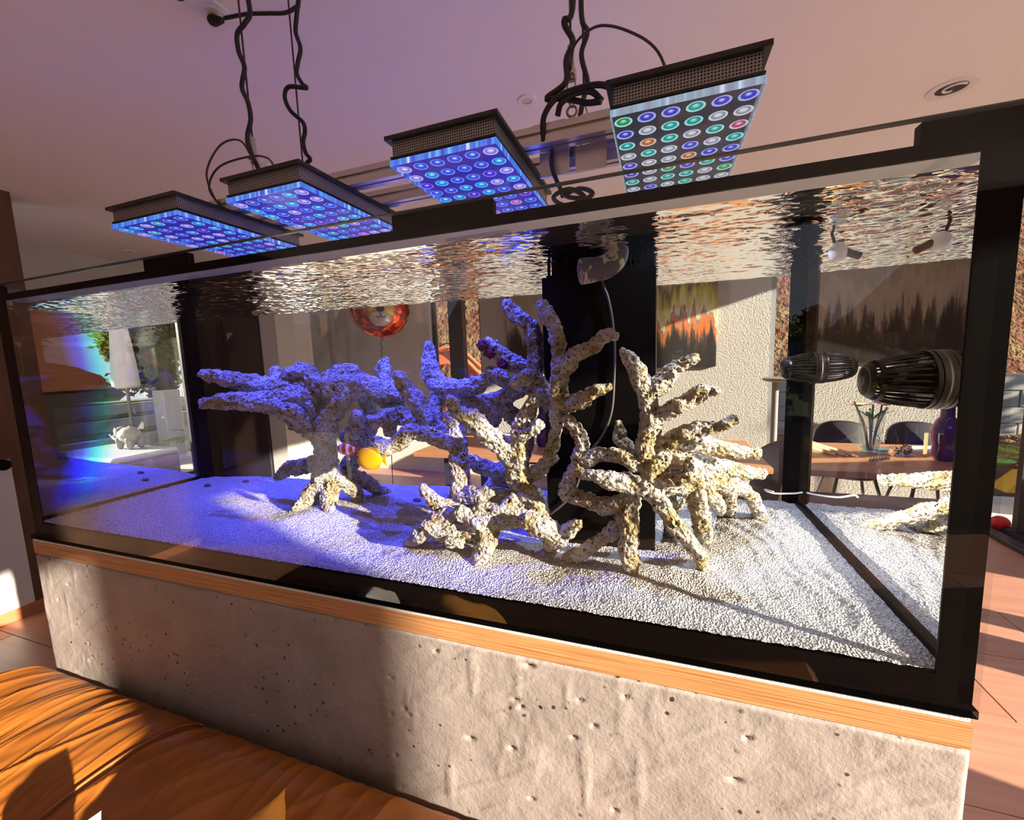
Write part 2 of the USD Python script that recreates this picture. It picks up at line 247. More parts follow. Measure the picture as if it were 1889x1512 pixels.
MAT['painting'] = M('drip_painting', {'g': ('geometry', {}), 's': ('separate_xyz', {}), 'z': ('map_range', {'from_min': 1.36, 'from_max': 2.5, 'clamp': True}),
    'm1': ('mapping', {'scale': (11, 1, 1.1)}), 'n1': ('noise_texture', {'scale': 1.0, 'detail': 5, 'roughness': .65}), 'm2': ('mapping', {'scale': (2.4, 1, 2.2)}), 'n2': ('noise_texture', {'scale': 1.0, 'detail': 4, 'roughness': .6, 'distortion': .6}),
    'a': ('math', {'math_type': 'multiply_add', 'value2': 1.15, 'value3': -.56}), 'b': ('math', {'math_type': 'add'}),
    'r1': ('rgb_ramp', {'ramp': [(0, (.012, .011, .012)), (.30, (.02, .018, .018)), (.38, (.10, .08, .06)), (.44, (.30, .27, .22)), (.6, (.36, .33, .25)), (.75, (.27, .24, .17)), (1, (.33, .30, .24))]}),
    'r2': ('rgb_ramp', {'ramp': [(0, (.012, .011, .012)), (.28, (.02, .018, .018)), (.34, (.10, .06, .04)), (.38, (.46, .13, .035)), (.46, (.48, .17, .06)), (.50, (.16, .13, .10)), (.56, (.6, .58, .40)), (.7, (.40, .42, .10)), (.85, (.12, .10, .08)), (1, (.36, .36, .16))]}),
    'xr': ('map_range', {'from_min': -.55, 'from_max': .1, 'clamp': True}), 'xm': ('math', {'math_type': 'multiply_add', 'value2': .35, 'value3': -.22}), 'xa': ('math', {'math_type': 'add'}), 'rm': ('rgb_ramp', {'ramp': [(.46, (0, 0, 0)), (.52, (1, 1, 1))]}), 'mx': ('mix', {'mix_type': 'mix'}), 'p': ('principled_bsdf', {'roughness': .5})},
    [('g.position', 's.vector'), ('s.z', 'z.value'), ('g.position', 'm1.vector'), ('m1.vector', 'n1.vector'), ('g.position', 'm2.vector'), ('m2.vector', 'n2.vector'), ('n1.fac', 'a.value1'), ('a.value', 'b.value1'), ('z.result', 'b.value2'),
     ('b.value', 'r1.fac'), ('b.value', 'r2.fac'), ('s.x', 'xr.value'), ('xr.result', 'xm.value1'), ('n2.fac', 'xa.value1'), ('xm.value', 'xa.value2'), ('xa.value', 'rm.fac'), ('rm.color', 'mx.fac'), ('r1.color', 'mx.color1'), ('r2.color', 'mx.color2'), ('mx.color', 'p.base_color')], 'p.BSDF')
for n, c, r in (('red', (.6, .02, .02), .35), ('yellow', (.85, .45, .02), .4), ('blue', (.03, .16, .55), .4), ('green', (.2, .45, .05), .4), ('digger', (.62, .13, .05), .4), ('gold', (.62, .42, .05), .4), ('fish_yellow', (.8, .42, .01), .4), ('fish_orange', (.75, .11, .01), .35), ('fish_white', (.85, .85, .85), .4), ('shell', (.12, .08, .06), .7),
                ('purple_glass', (.045, .014, .035), .08), ('stem', (.12, .22, .10), .5), ('petal', (.75, .42, .3), .6), ('card', (.05, .2, .27), .3), ('paper', (.8, .8, .78), .6), ('cone', (.14, .07, .04), .7), ('pencil', (.72, .45, .2), .5), ('chair', (.03, .03, .033), .45), ('grey_chair', (.23, .22, .21), .5), ('wicker', (.30, .28, .26), .7), ('cushion', (.42, .45, .46), .8), ('stone', (.38, .38, .36), .8),
                ('house_white', (.75, .73, .7), .8), ('roof', (.07, .05, .05), .7), ('brick', (.22, .12, .08), .8), ('trunk', (.08, .05, .03), .9), ('lawn', (.10, .13, .04), .9), ('paving', (.66, .62, .57), .8), ('dark_cab', (.035, .03, .035), .3), ('mouth', (.02, .02, .02), .5), ('silicone', (.5, .5, .47), .4)):
    MAT[n] = pbr(n + '_paint', c, r)
MAT['foil'] = pbr('red_foil', (.55, .07, .03), .16, .85); MAT['foil_yellow'] = pbr('yellow_foil', (.62, .40, .10), .25, .5); MAT['foil_white'] = pbr('white_foil', (.62, .6, .56), .3, .3)
MAT['soil'] = pbr('soil_bank', (.13, .062, .042), .95, var=(2.2, (.19, .13, .07), 5, .45, .62), bump=(6, .9, .2, 3), specular_ior_level=0.0)
MAT['leaf'] = M('leaf', {'d': ('diffuse_bsdf', {'color': (.09, .13, .03)}), 't': ('translucent_bsdf', {'color': (.16, .22, .04)}), 'm': ('mix_closure', {'fac': .4})}, [('d.BSDF', 'm.closure1'), ('t.BSDF', 'm.closure2')], 'm.closure')
MAT['leaf_autumn'] = M('leaf_autumn', {'d': ('diffuse_bsdf', {'color': (.16, .08, .02)}), 't': ('translucent_bsdf', {'color': (.2, .1, .02)}), 'm': ('mix_closure', {'fac': .4})}, [('d.BSDF', 'm.closure1'), ('t.BSDF', 'm.closure2')], 'm.closure')
MAT['cage'] = pbr('pump_cage', (.010, .006, .005), .3, specular_ior_level=.25)
# ------------------------------------------------------------------ room shell
CEIL, XR, YB, YF = 2.65, 2.55, 4.3, -3.6
TB, TT = 0.97, 1.79                      # tank bottom and rim
XL, XE = -1.979, 0.430                   # tank ends
def yback(x): return 0.575 + (x + 1.958) * (0.79 - 0.575) / 2.368

fl = thing('floor', kind='structure')
part('screed', box(-5.4, XR + .1, YF - .1, YB + .2, -.08, -.008), MAT['grout'], fl)
tmats = [MAT['tileA'], MAT['tileB'], MAT['tileC']]
ty, row = YF, 0
while ty < YB:
    tx = -5.4 - (row % 2) * .45
    while tx < XR:
        x0, x1, y0, y1 = max(tx, -5.4) + .002, min(tx + .9, XR) - .002, ty + .002, min(ty + .45, YB) - .002
        if x1 - x0 > .05 and y1 - y0 > .05: part('tile', box(x0, x1, y0, y1, -.01, 0, .0015), tmats[int(rng.integers(3))], fl)
        tx += .9
    ty += .45; row += 1
struct('ceiling', box(-5.4, XR + .25, YF - .25, YB + .2, CEIL, CEIL + .2), MAT['ceiling'])
# left wall: a brown wall that ends beside the tank, and the farther light wall
struct('wall_left', box(-4.05, -3.8, -2.9, .83, 0, CEIL), MAT['brownwall'])
struct('wall_left', box(-5.4, -5.2, .0, YB + .2, 0, CEIL), MAT['greywall'])
# back wall with a window opening between x -2.9 and -2.2
bw = thing('wall_back', kind='structure')
part('wall_section', box(-5.4, -2.92, YB, YB + .22, 0, CEIL), MAT['greywall'], bw)
part('wall_section', box(-2.92, -2.18, YB, YB + .22, 0, .35), MAT['greywall'], bw)
part('wall_section', box(-2.18, 1.08, YB, YB + .22, 0, CEIL), MAT['plaster'], bw)
# right wall: piers between tall windows
PIERS = [(-2.7, -1.62), (-1.27, -.97), (.05, .55), (1.39, 1.67), (1.84, 1.95)]
rw = thing('wall_right', kind='structure')
for a, b in PIERS: part('pier', box(XR, XR + .12, a, b, 0, CEIL), MAT['brownwall'], rw)
part('lintel', box(XR, XR + .12, -.97, .05, 2.33, CEIL), MAT['brownwall'], rw)
part('lintel', box(XR, XR + .12, -1.62, -1.27, 2.27, CEIL), MAT['brownwall'], rw)
part('corner_post', box(XR, XR + .12, YB - .02, YB + .2, 0, CEIL), MAT['brownwall'], rw)
NW = [0]
def window(corner_a, corner_b, z0, z1, frame=.05, mat='frame', posts=()):
    """a fixed window between two points of the plan, with frame rails and a pane"""
    NW[0] += 1; t = thing(f'window_{NW[0]}', kind='structure')
    a, b = np.array(corner_a, float), np.array(corner_b, float); d = b - a; L = np.linalg.norm(d); d /= L; n = np.array([-d[1], d[0]])
    def bar(s0, s1, za, zb, th=.03): return slab([a + d * s0 - n * th, a + d * s1 - n * th, a + d * s1 + n * th, a + d * s0 + n * th], za, zb)
    part('frame_rail', bar(0, L, z0, z0 + frame), MAT[mat], t); part('frame_rail', bar(0, L, z1 - frame, z1), MAT[mat], t)
    for s in (0, L - frame, *[p - frame / 2 for p in posts]): part('frame_stile', bar(s, s + frame, z0 + frame, z1 - frame), MAT[mat], t)
    part('pane', bar(frame, L - frame, z0 + frame, z1 - frame, .004), MAT['pane'], t)
    return t
xw = XR + .06
window((xw, -1.62), (xw, -1.27), .0, 2.27, .02); window((xw, YF), (xw, -2.7), 0, CEIL, .04); window((xw, -.97), (xw, .05), 0, 2.33, .03); window((xw, .55), (xw, 1.39), 0, CEIL, .03)
window((xw, 1.67), (xw, 1.84), 0, CEIL, .015); window((xw, 1.95), (xw, YB - .02), 0, CEIL, .05, posts=(1.5,))
window((1.08, YB + .1), (XR, YB + .1), 0, CEIL, .06, 'frame_grey'); window((-2.92, YB + .1), (-2.18, YB + .1), .35, CEIL, .04, posts=(.46,))
wf = thing('wall_front', kind='structure')
part('wall_section', box(-3.8, 2.67, YF - .2, YF, 0, .85), MAT['brownwall'], wf); part('wall_section', box(-1.75, .55, YF - .2, YF, .85, CEIL), MAT['brownwall'], wf)
part('wall_section', box(1.95, 2.67, YF - .2, YF, .85, CEIL), MAT['brownwall'], wf)
window((-3.8, YF - .1), (-1.75, YF - .1), .85, CEIL, .06, posts=(1.0,)); window((.55, YF - .1), (1.95, YF - .1), .85, CEIL, .06); window((-3.9, YF), (-3.9, -2.9), 0, CEIL, .06)
struct('trim_1', box(-2.62, -2.42, YB - .03, YB + .08, 0, CEIL), MAT['frame'])
struct('baseboard_left', box(-3.8, -3.782, -2.9, .83, 0, .075, .003), MAT['skirting'])
struct('door_track', box(2.44, 2.53, 2.06, YB - .02, 0, .035, .004), MAT['frame'])

# ------------------------------------------------------------------ the stand: concrete, plywood, foam
foot = [(XL - .007, .012), (XE + .001, .012), (XE + .001, .80), (XL - .007, .62)]
st = thing('aquarium_stand', 'trowelled grey concrete plinth with a plywood deck carrying the long aquarium', 'stand', (-.77, .4, 0))
part('plinth_core', slab(foot, 0, .9165), MAT['concrete'], st)
xs = np.linspace(XL - .008, XE + .002, 484); zs = np.linspace(.2, .917, 150)
pits = [(rng.uniform(-1.9, .4), rng.uniform(.35, .9), rng.uniform(.002, .004), rng.uniform(.8, 3.0)) for _ in range(90)]
def concrete(X, Z):
    P3 = np.stack([X, 0 * X, Z], -1)
    d = .008 * (fbm(P3 * [3.0, 1, 3.6], 4, 3) - .5) + .005 * (fbm(P3 * [11, 1, 9], 4, 5) - .5)
    q = np.stack([(X * .85 + Z * .5) * 7, 0 * X, (Z * .85 - X * .5) * 38], -1); s = fbm(q, 3, 9)
    d += .0015 * np.clip(s - .60, 0, .2) / .2 + .0010 * (fbm(P3 * 60, 3, 11) - .5)
    d += .0016 * np.clip(fbm(np.stack([X * 30, 0 * X, Z * 7], -1), 3, 21) - .6, 0, .2) / .2
    for px, pz, r, w in pits: d -= .007 * np.exp(-(((X - px) / (r * w)) ** 2 + ((Z - pz) / r) ** 2))
    edge = np.clip(np.minimum(np.minimum(X - X.min(), X.max() - X), Z.max() - Z) / .006, 0, 1)
    top = .004 * np.clip((Z - .905) / .012, 0, 1) * fbm(P3 * [50, 1, 10], 3, 31)
    return np.stack([X, .008 - (d + .004 + top) * edge + .006 * (1 - edge), Z + .003 * (fbm(P3 * [45, 1, 3], 2, 41) - .5) * np.clip((Z - .88) / .03, 0, 1)], -1)
part('concrete_face', grid(xs, zs, concrete), MAT['concrete'], st, smooth=True)
part('plywood_deck', slab([(XL - .004, .004), (XE - .002, .004), (XE - .002, .80), (XL - .004, .62)], .917, .9605), MAT['ply'], st)
fx = np.linspace(XL, XE - .004, 130)
part('foam_mat', slab([(XL, .004), (XE - .006, .004), (XE - .006, .79), (XL, .61)], .9605, .9698), MAT['foam'], st)

# ------------------------------------------------------------------ the tank
tk = thing('aquarium', 'very long rimless glass aquarium with black silicone edges on the concrete stand', 'aquarium', (-.77, .38, TB))
part('bottom_pane', slab([(XL, 0), (XE, 0), (XE, .80), (XL, .60)], TB, TB + .012), MAT['black_gloss'], tk)
def wet_side_open(m, d):
    """glass against water reflects nothing, so a pane has no face on its wet side"""
    m = m.copy(); m.update_faces(m.face_normals @ np.array(d, float) < .7); return m
part('front_pane', wet_side_open(box(XL, XE, 0, .012, TB + .0005, TT), (0, 1, 0)), MAT['glass'], tk)
part('polished_edge', box(XL, XE, .0005, .0115, TT, TT + .0022), MAT['edge'], tk)
part('back_pane', wet_side_open(slab([(XL + .021, .577), (.409, .792), (.409, .804), (XL + .021, .589)], TB + .012, TT), (0, -1, 0)), MAT['glass'], tk)
part('end_pane', wet_side_open(box(XL, -1.9592, .0125, .60, TB + .012, TT), (1, 0, 0)), MAT['glass'], tk); part('end_pane', wet_side_open(box(.4112, XE, .0125, .80, TB + .012, TT), (-1, 0, 0)), MAT['glass'], tk)
def quad(a, b, z0, z1): return trimesh.Trimesh([(*a, z0), (*b, z0), (*b, z1), (*a, z1)], [(0, 1, 2), (0, 2, 3)], process=False)
part('end_pane_wet_face', quad((.41, .7895), (.41, .0125), TB + .012, 1.7272), MAT['wet'], tk)
part('end_pane_wet_face', quad((-1.958, .0125), (-1.958, .5755), TB + .012, 1.7272), MAT['wet'], tk)
part('silicone_border', box(XL + .001, XE - .001, .0125, .016, TB + .002, 1.0205), MAT['black_gloss'], tk)
part('silicone_border', box(XL + .001, -1.923, .0125, .016, 1.0205, TT - .001), MAT['black_gloss'], tk)
part('silicone_border', box(.3855, XE - .001, .0125, .016, 1.0205, TT - .001), MAT['black_gloss'], tk)
part('silicone_border', box(-1.923, .3855, .0125, .017, 1.7435, 1.7625), MAT['black_gloss'], tk)
for a, b in ((-1.975, -1.94), (-1.249, -1.085), (-.497, -.283), (.322, .425)): part('rim_clip', box(a, b, .0125, .03, 1.7625, TT + .001, .001), MAT['black_gloss'], tk)
part('corner_seam', slab([(.372, .783), (.4095, .7865), (.4095, .756), (.385, .76)], 1.02, TT), MAT['black_gloss'], tk)
part('corner_seam', slab([(-1.957, .571), (-1.915, .575), (-1.93, .545), (-1.957, .54)], 1.02, TT), MAT['black_gloss'], tk)
for x0, x1, y1 in ((.402, .4096, .78), (-1.9576, -1.95, .57)): part('bottom_seam', box(x0, x1, .016, y1, 1.0, 1.037), MAT['black_gloss'], tk)
part('brace', box(-1.955, .408, .018, .085, 1.7465, 1.757, .001), MAT['brace'], tk)
part('brace', slab([(-1.955, .49), (.408, .70), (.408, .785), (-1.955, .57)], 1.7465, 1.757), MAT['brace'], tk)
for x in (-1.2, -.42): part('cross_brace', slab([(x, .086), (x + .14, .086), (x + .14, yback(x) - .09), (x, yback(x) - .09)], 1.7465, 1.757), MAT['brace'], tk)

# water: rippled surface only, seen from below as a mirror
xs = np.linspace(-1.9578, .4098, 560)
def water_xy(U, V):
    return U, .0125 + V * (yback(U) - .0005 - .0125)
def water(U, V):
    X, Y = water_xy(U, V); P3 = np.stack([X, Y, 0 * X], -1)
    h = .0030 * (fbm(P3 * [9, 14, 1], 2, 51) - .5) + .0030 * (fbm(P3 * [26, 48, 1], 2, 53) - .5) + .0019 * (fbm(P3 * [75, 130, 1], 2, 55) - .5)
    return np.stack([X, Y, 1.7268 + h * np.clip(V * 18, 0.12, 1)], -1)
solo('water_surface', grid(xs, np.linspace(0, 1, 210), water), MAT['water'], 'rippled water surface just below the rim of the aquarium', 'water', smooth=True, kind='stuff')
# sand bed
MOUNDS = [(-1.02, .3, .03, .16), (-.86, .33, .018, .12), (-.45, .12, .012, .12), (-.5, .2, .012, .16), (.05, .2, .01, .15), (.2, .45, .014, .2), (-1.6, .45, .012, .3), (-.1, .12, .008, .1)]
def sand_h(X, Y):
    P3 = np.stack([X, Y, 0 * X], -1)
    h = .022 * (fbm(P3 * [3.2, 4.2, 1], 3, 61) - .5) + .007 * (fbm(P3 * [14, 16, 1], 3, 63) - .5)
    wv = np.sin((X * 1.0 + .25 * Y + .16 * fbm(P3 * 5, 3, 67)) * 2 * np.pi / .058)
    h += .0012 * wv * np.clip((X + .15) / .25, 0, 1)
    for mx, my, a, s in MOUNDS: h += a * np.exp(-((X - mx) ** 2 + (Y - my) ** 2) / (2 * (s * .6) ** 2))
    flat = np.clip(np.minimum(Y - .016, np.minimum(X + 1.95, .402 - X)) / .09, 0, 1)
    return 1.028 + (h - .003) * flat - .003 * (1 - flat) + .002 * (fbm(P3 * 40, 2, 71) - .5)
def sand(U, V):
    X, Y = U, .0162 + V * (yback(U) - .004 - .0162)
    P3 = np.stack([X, Y, 0 * X], -1)
    return np.stack([X, Y, sand_h(X, Y) + .0030 * (noise(P3 * 300, 73) - .5)], -1)
solo('sand_bed', grid(np.linspace(-1.949, .401, 640), np.linspace(0, 1, 200), sand), MAT['sand'], 'white coral sand bed covering the aquarium floor', 'sand', smooth=True, kind='stuff')

# ------------------------------------------------------------------ reef rock: branching chains of (x, y, z, radius)
CORAL = {
 'left': [
  [(-1.043,0.340,1.131,0.043), (-1.035,0.340,1.196,0.032), (-1.019,0.330,1.262,0.030), (-0.965,0.300,1.338,0.029), (-0.899,0.280,1.402,0.028), (-0.855,0.280,1.439,0.032)],
  [(-1.120,0.330,1.451,0.025), (-1.022,0.310,1.444,0.031), (-0.919,0.290,1.447,0.039), (-0.838,0.300,1.442,0.039), (-0.785,0.330,1.430,0.033), (-0.730,0.360,1.417,0.028)],
  [(-1.444,0.260,1.495,0.015), (-1.406,0.270,1.485,0.022), (-1.321,0.280,1.470,0.027), (-1.240,0.300,1.448,0.029), (-1.102,0.310,1.428,0.030)],
  [(-1.392,0.210,1.400,0.014), (-1.350,0.220,1.399,0.019), (-1.289,0.230,1.408,0.026), (-1.220,0.250,1.406,0.029), (-1.164,0.280,1.396,0.042), (-1.094,0.300,1.406,0.041), (-1.015,0.310,1.413,0.043)],
  [(-1.260,0.380,1.497,0.017), (-1.246,0.370,1.466,0.019), (-1.179,0.350,1.436,0.022)],
  [(-1.174,0.330,1.452,0.018), (-1.140,0.320,1.480,0.021), (-1.082,0.310,1.495,0.022), (-1.028,0.300,1.492,0.020), (-1.004,0.300,1.465,0.024), (-1.003,0.300,1.438,0.027)],
  [(-0.978,0.310,1.455,0.024), (-0.932,0.320,1.479,0.025), (-0.872,0.320,1.471,0.030)],
  [(-1.124,0.260,1.388,0.025), (-1.075,0.280,1.339,0.032), (-1.029,0.310,1.292,0.029), (-1.012,0.330,1.239,0.026)],
  [(-1.020,0.290,1.390,0.024), (-1.013,0.300,1.346,0.024), (-1.042,0.310,1.309,0.021)],
  [(-1.048,0.220,1.381,0.021), (-1.036,0.240,1.362,0.025), (-1.039,0.270,1.333,0.025)],
  [(-0.812,0.240,1.361,0.018), (-0.887,0.320,1.319,0.023), (-1.000,0.420,1.250,0.028)],
  [(-0.887,0.380,1.397,0.026), (-0.927,0.440,1.309,0.026), (-0.975,0.450,1.220,0.028), (-1.003,0.400,1.160,0.030)],
  [(-1.299,0.380,1.118,0.016), (-1.225,0.370,1.149,0.025), (-1.139,0.360,1.171,0.026), (-1.063,0.350,1.192,0.024)],
  [(-1.043,0.340,1.131,0.032), (-1.076,0.310,1.083,0.025), (-1.094,0.280,1.051,0.021), (-1.116,0.265,1.022,0.019)],
  [(-1.007,0.330,1.127,0.030), (-0.994,0.300,1.074,0.023), (-0.969,0.280,1.048,0.022), (-0.955,0.273,1.022,0.020)],
  [(-0.995,0.350,1.141,0.030), (-0.961,0.370,1.100,0.022), (-0.948,0.390,1.057,0.022), (-0.943,0.394,1.022,0.018)],
  [(-0.977,0.380,1.133,0.029), (-0.962,0.440,1.102,0.023), (-0.955,0.500,1.050,0.022), (-0.954,0.544,1.022,0.018)],
 ],
 'bridge': [
  [(-0.794,0.280,1.346,0.013), (-0.785,0.300,1.345,0.019), (-0.755,0.320,1.349,0.029)],
  [(-0.781,0.360,1.382,0.030), (-0.747,0.350,1.350,0.030), (-0.685,0.340,1.336,0.026), (-0.617,0.330,1.306,0.028), (-0.560,0.320,1.286,0.023)],
  [(-0.763,0.330,1.336,0.020), (-0.762,0.330,1.303,0.020)],
  [(-0.849,0.420,1.455,0.012), (-0.857,0.420,1.491,0.016), (-0.830,0.420,1.511,0.017), (-0.814,0.400,1.447,0.019), (-0.804,0.380,1.397,0.024)],
  [(-0.662,0.240,1.470,0.018), (-0.651,0.270,1.427,0.024), (-0.624,0.290,1.375,0.027), (-0.605,0.310,1.318,0.028)],
 ],
 'branchy': [
  [(-0.495,0.240,1.135,0.035), (-0.497,0.250,1.184,0.025), (-0.502,0.260,1.240,0.026), (-0.513,0.270,1.304,0.023), (-0.522,0.280,1.354,0.021)],
  [(-0.707,0.180,1.301,0.014), (-0.681,0.190,1.284,0.019), (-0.650,0.210,1.297,0.022), (-0.621,0.220,1.322,0.020), (-0.581,0.240,1.315,0.019), (-0.525,0.260,1.286,0.022)],
  [(-0.464,0.160,1.413,0.014), (-0.453,0.170,1.386,0.018), (-0.424,0.180,1.363,0.021), (-0.384,0.200,1.327,0.022), (-0.351,0.220,1.287,0.024), (-0.328,0.230,1.249,0.024)],
  [(-0.322,0.220,1.135,0.029), (-0.313,0.220,1.184,0.023), (-0.329,0.230,1.228,0.027), (-0.323,0.220,1.298,0.024), (-0.307,0.220,1.352,0.021), (-0.286,0.220,1.391,0.017), (-0.278,0.220,1.410,0.015)],
  [(-0.321,0.210,1.446,0.015), (-0.303,0.220,1.462,0.019), (-0.283,0.240,1.460,0.019), (-0.262,0.250,1.434,0.018), (-0.251,0.250,1.394,0.017)],
  [(-0.278,0.220,1.410,0.015), (-0.268,0.230,1.422,0.013)],
  [(-0.312,0.210,1.327,0.018), (-0.275,0.200,1.336,0.014), (-0.261,0.200,1.352,0.013)],
  [(-0.319,0.220,1.218,0.019), (-0.283,0.240,1.228,0.017), (-0.250,0.250,1.261,0.016)],
  [(-0.495,0.240,1.135,0.037), (-0.430,0.220,1.151,0.030), (-0.371,0.220,1.145,0.034), (-0.321,0.220,1.149,0.029)],
  [(-0.570,0.180,1.185,0.013), (-0.545,0.180,1.161,0.018), (-0.516,0.190,1.131,0.021), (-0.484,0.200,1.121,0.025)],
  [(-0.450,0.150,1.142,0.016), (-0.429,0.150,1.126,0.020), (-0.401,0.150,1.116,0.026), (-0.382,0.170,1.114,0.029)],
  [(-0.328,0.180,1.169,0.015), (-0.359,0.170,1.150,0.017), (-0.402,0.170,1.139,0.020)],
  [(-0.632,0.187,1.022,0.013), (-0.566,0.140,1.079,0.019), (-0.527,0.150,1.107,0.022), (-0.484,0.170,1.118,0.024)],
  [(-0.538,0.130,1.107,0.013), (-0.500,0.140,1.086,0.019), (-0.453,0.150,1.094,0.020), (-0.402,0.150,1.093,0.023)],
  [(-0.444,0.130,1.076,0.013), (-0.467,0.120,1.078,0.014)],
  [(-0.385,0.160,1.097,0.026), (-0.388,0.140,1.065,0.023), (-0.392,0.120,1.047,0.019), (-0.404,0.121,1.022,0.017)],
  [(-0.382,0.170,1.114,0.026), (-0.343,0.180,1.127,0.023), (-0.308,0.200,1.130,0.024)],
  [(-0.321,0.220,1.156,0.027), (-0.283,0.210,1.169,0.023), (-0.267,0.200,1.167,0.022), (-0.261,0.200,1.127,0.018)],
  [(-0.276,0.130,1.149,0.018), (-0.257,0.140,1.138,0.024), (-0.232,0.160,1.113,0.023), (-0.215,0.170,1.098,0.021)],
  [(-0.167,0.150,1.143,0.012), (-0.188,0.160,1.124,0.017), (-0.224,0.180,1.095,0.019), (-0.243,0.200,1.069,0.018), (-0.247,0.266,1.022,0.017)],
 ],
 'back': [
  [(-0.666,0.420,1.555,0.015), (-0.674,0.420,1.511,0.022), (-0.668,0.420,1.460,0.029), (-0.627,0.410,1.432,0.030), (-0.558,0.400,1.427,0.027), (-0.487,0.380,1.435,0.023), (-0.448,0.370,1.458,0.018)],
  [(-0.443,0.360,1.473,0.015), (-0.419,0.360,1.465,0.018), (-0.408,0.370,1.449,0.021)],
  [(-0.443,0.360,1.555,0.015), (-0.428,0.370,1.533,0.021), (-0.397,0.390,1.501,0.021), (-0.356,0.410,1.477,0.023)],
  [(-0.385,0.360,1.651,0.015), (-0.362,0.370,1.621,0.021), (-0.327,0.380,1.587,0.022), (-0.319,0.400,1.536,0.021), (-0.332,0.410,1.476,0.023), (-0.353,0.420,1.430,0.028)],
  [(-0.637,0.410,1.419,0.027), (-0.570,0.420,1.381,0.025), (-0.503,0.430,1.375,0.026), (-0.432,0.430,1.391,0.027), (-0.377,0.420,1.423,0.027)],
  [(-0.451,0.430,1.366,0.027), (-0.484,0.440,1.307,0.023)],
  [(-0.642,0.400,1.394,0.020), (-0.632,0.380,1.347,0.018)],
  [(-0.425,0.430,1.358,0.026), (-0.371,0.450,1.299,0.026), (-0.386,0.450,1.216,0.025), (-0.446,0.440,1.157,0.025), (-0.585,0.656,1.022,0.028)],
  [(-0.532,0.360,1.218,0.019), (-0.494,0.370,1.198,0.022), (-0.456,0.380,1.184,0.022), (-0.413,0.400,1.186,0.022)],
 ],
 'tall': [
  [(-0.259,0.245,1.628,0.013), (-0.245,0.240,1.604,0.018), (-0.226,0.230,1.571,0.019), (-0.217,0.220,1.528,0.017), (-0.210,0.210,1.466,0.018), (-0.214,0.210,1.405,0.019), (-0.228,0.220,1.340,0.015), (-0.242,0.230,1.286,0.016), (-0.252,0.240,1.256,0.017)],
  [(-0.086,0.150,1.543,0.011), (-0.106,0.160,1.541,0.014), (-0.137,0.180,1.523,0.016), (-0.176,0.200,1.502,0.017), (-0.203,0.210,1.472,0.015)],
  [(-0.102,0.160,1.438,0.011), (-0.126,0.170,1.429,0.014), (-0.164,0.190,1.409,0.017), (-0.205,0.210,1.390,0.019)],
  [(-0.197,0.200,1.366,0.013), (-0.171,0.190,1.346,0.014), (-0.156,0.190,1.310,0.016), (-0.169,0.190,1.272,0.016), (-0.161,0.190,1.248,0.017)],
 ],
 'right': [
  [(-0.022,0.190,1.265,0.025), (-0.017,0.190,1.315,0.022), (-0.017,0.190,1.361,0.020), (-0.022,0.190,1.406,0.020), (-0.028,0.190,1.438,0.020)],
  [(-0.067,0.160,1.511,0.011), (-0.054,0.170,1.489,0.016), (-0.040,0.180,1.458,0.018), (-0.028,0.190,1.435,0.020)],
  [(0.062,0.170,1.489,0.011), (0.039,0.175,1.481,0.013), (0.019,0.180,1.462,0.016), (-0.004,0.190,1.435,0.022)],
  [(0.103,0.160,1.428,0.008), (0.083,0.165,1.423,0.014), (0.055,0.170,1.406,0.016), (0.020,0.180,1.391,0.015), (-0.008,0.190,1.378,0.015)],
  [(0.135,0.160,1.372,0.009), (0.113,0.165,1.361,0.012), (0.076,0.175,1.351,0.015), (0.036,0.180,1.335,0.017), (-0.001,0.190,1.309,0.019)],
  [(0.211,0.360,1.267,0.014), (0.170,0.340,1.275,0.016), (0.122,0.310,1.288,0.016), (0.072,0.260,1.309,0.017), (0.021,0.210,1.312,0.018)],
  [(0.275,0.580,1.162,0.014), (0.239,0.550,1.171,0.018), (0.175,0.480,1.195,0.021), (0.115,0.400,1.227,0.020), (0.065,0.310,1.254,0.018), (0.032,0.220,1.298,0.016)],
  [(0.061,0.170,1.288,0.011), (0.058,0.160,1.268,0.015), (0.036,0.160,1.256,0.015), (0.005,0.170,1.246,0.015), (-0.022,0.180,1.244,0.016)],
  [(0.003,0.180,1.283,0.023), (-0.016,0.180,1.247,0.023), (-0.027,0.180,1.223,0.021)],
  [(-0.201,0.200,1.198,0.018), (-0.191,0.200,1.237,0.017), (-0.160,0.190,1.267,0.016), (-0.123,0.180,1.291,0.015), (-0.077,0.180,1.293,0.015), (-0.039,0.190,1.273,0.019)],
  [(-0.146,0.140,1.256,0.010), (-0.124,0.140,1.254,0.014), (-0.091,0.145,1.243,0.018), (-0.054,0.160,1.235,0.023), (-0.027,0.175,1.230,0.021)],
  [(-0.201,0.200,1.194,0.019), (-0.162,0.190,1.185,0.016), (-0.124,0.180,1.173,0.017), (-0.082,0.170,1.186,0.015), (-0.054,0.170,1.206,0.017)],
  [(-0.213,0.221,1.022,0.012), (-0.166,0.170,1.065,0.015), (-0.137,0.180,1.083,0.015), (-0.094,0.170,1.118,0.015), (-0.071,0.170,1.157,0.016)],
  [(-0.054,0.165,1.208,0.021), (-0.059,0.160,1.168,0.019), (-0.059,0.150,1.124,0.018), (-0.053,0.145,1.085,0.017), (-0.052,0.181,1.022,0.014)],
  [(-0.011,0.180,1.218,0.018), (0.016,0.170,1.182,0.018), (0.043,0.170,1.138,0.017), (0.075,0.180,1.091,0.015), (0.107,0.249,1.022,0.011)],
  [(-0.086,0.250,1.347,0.010), (-0.086,0.250,1.319,0.014), (-0.064,0.240,1.290,0.014)],
 ],
 'rear': [
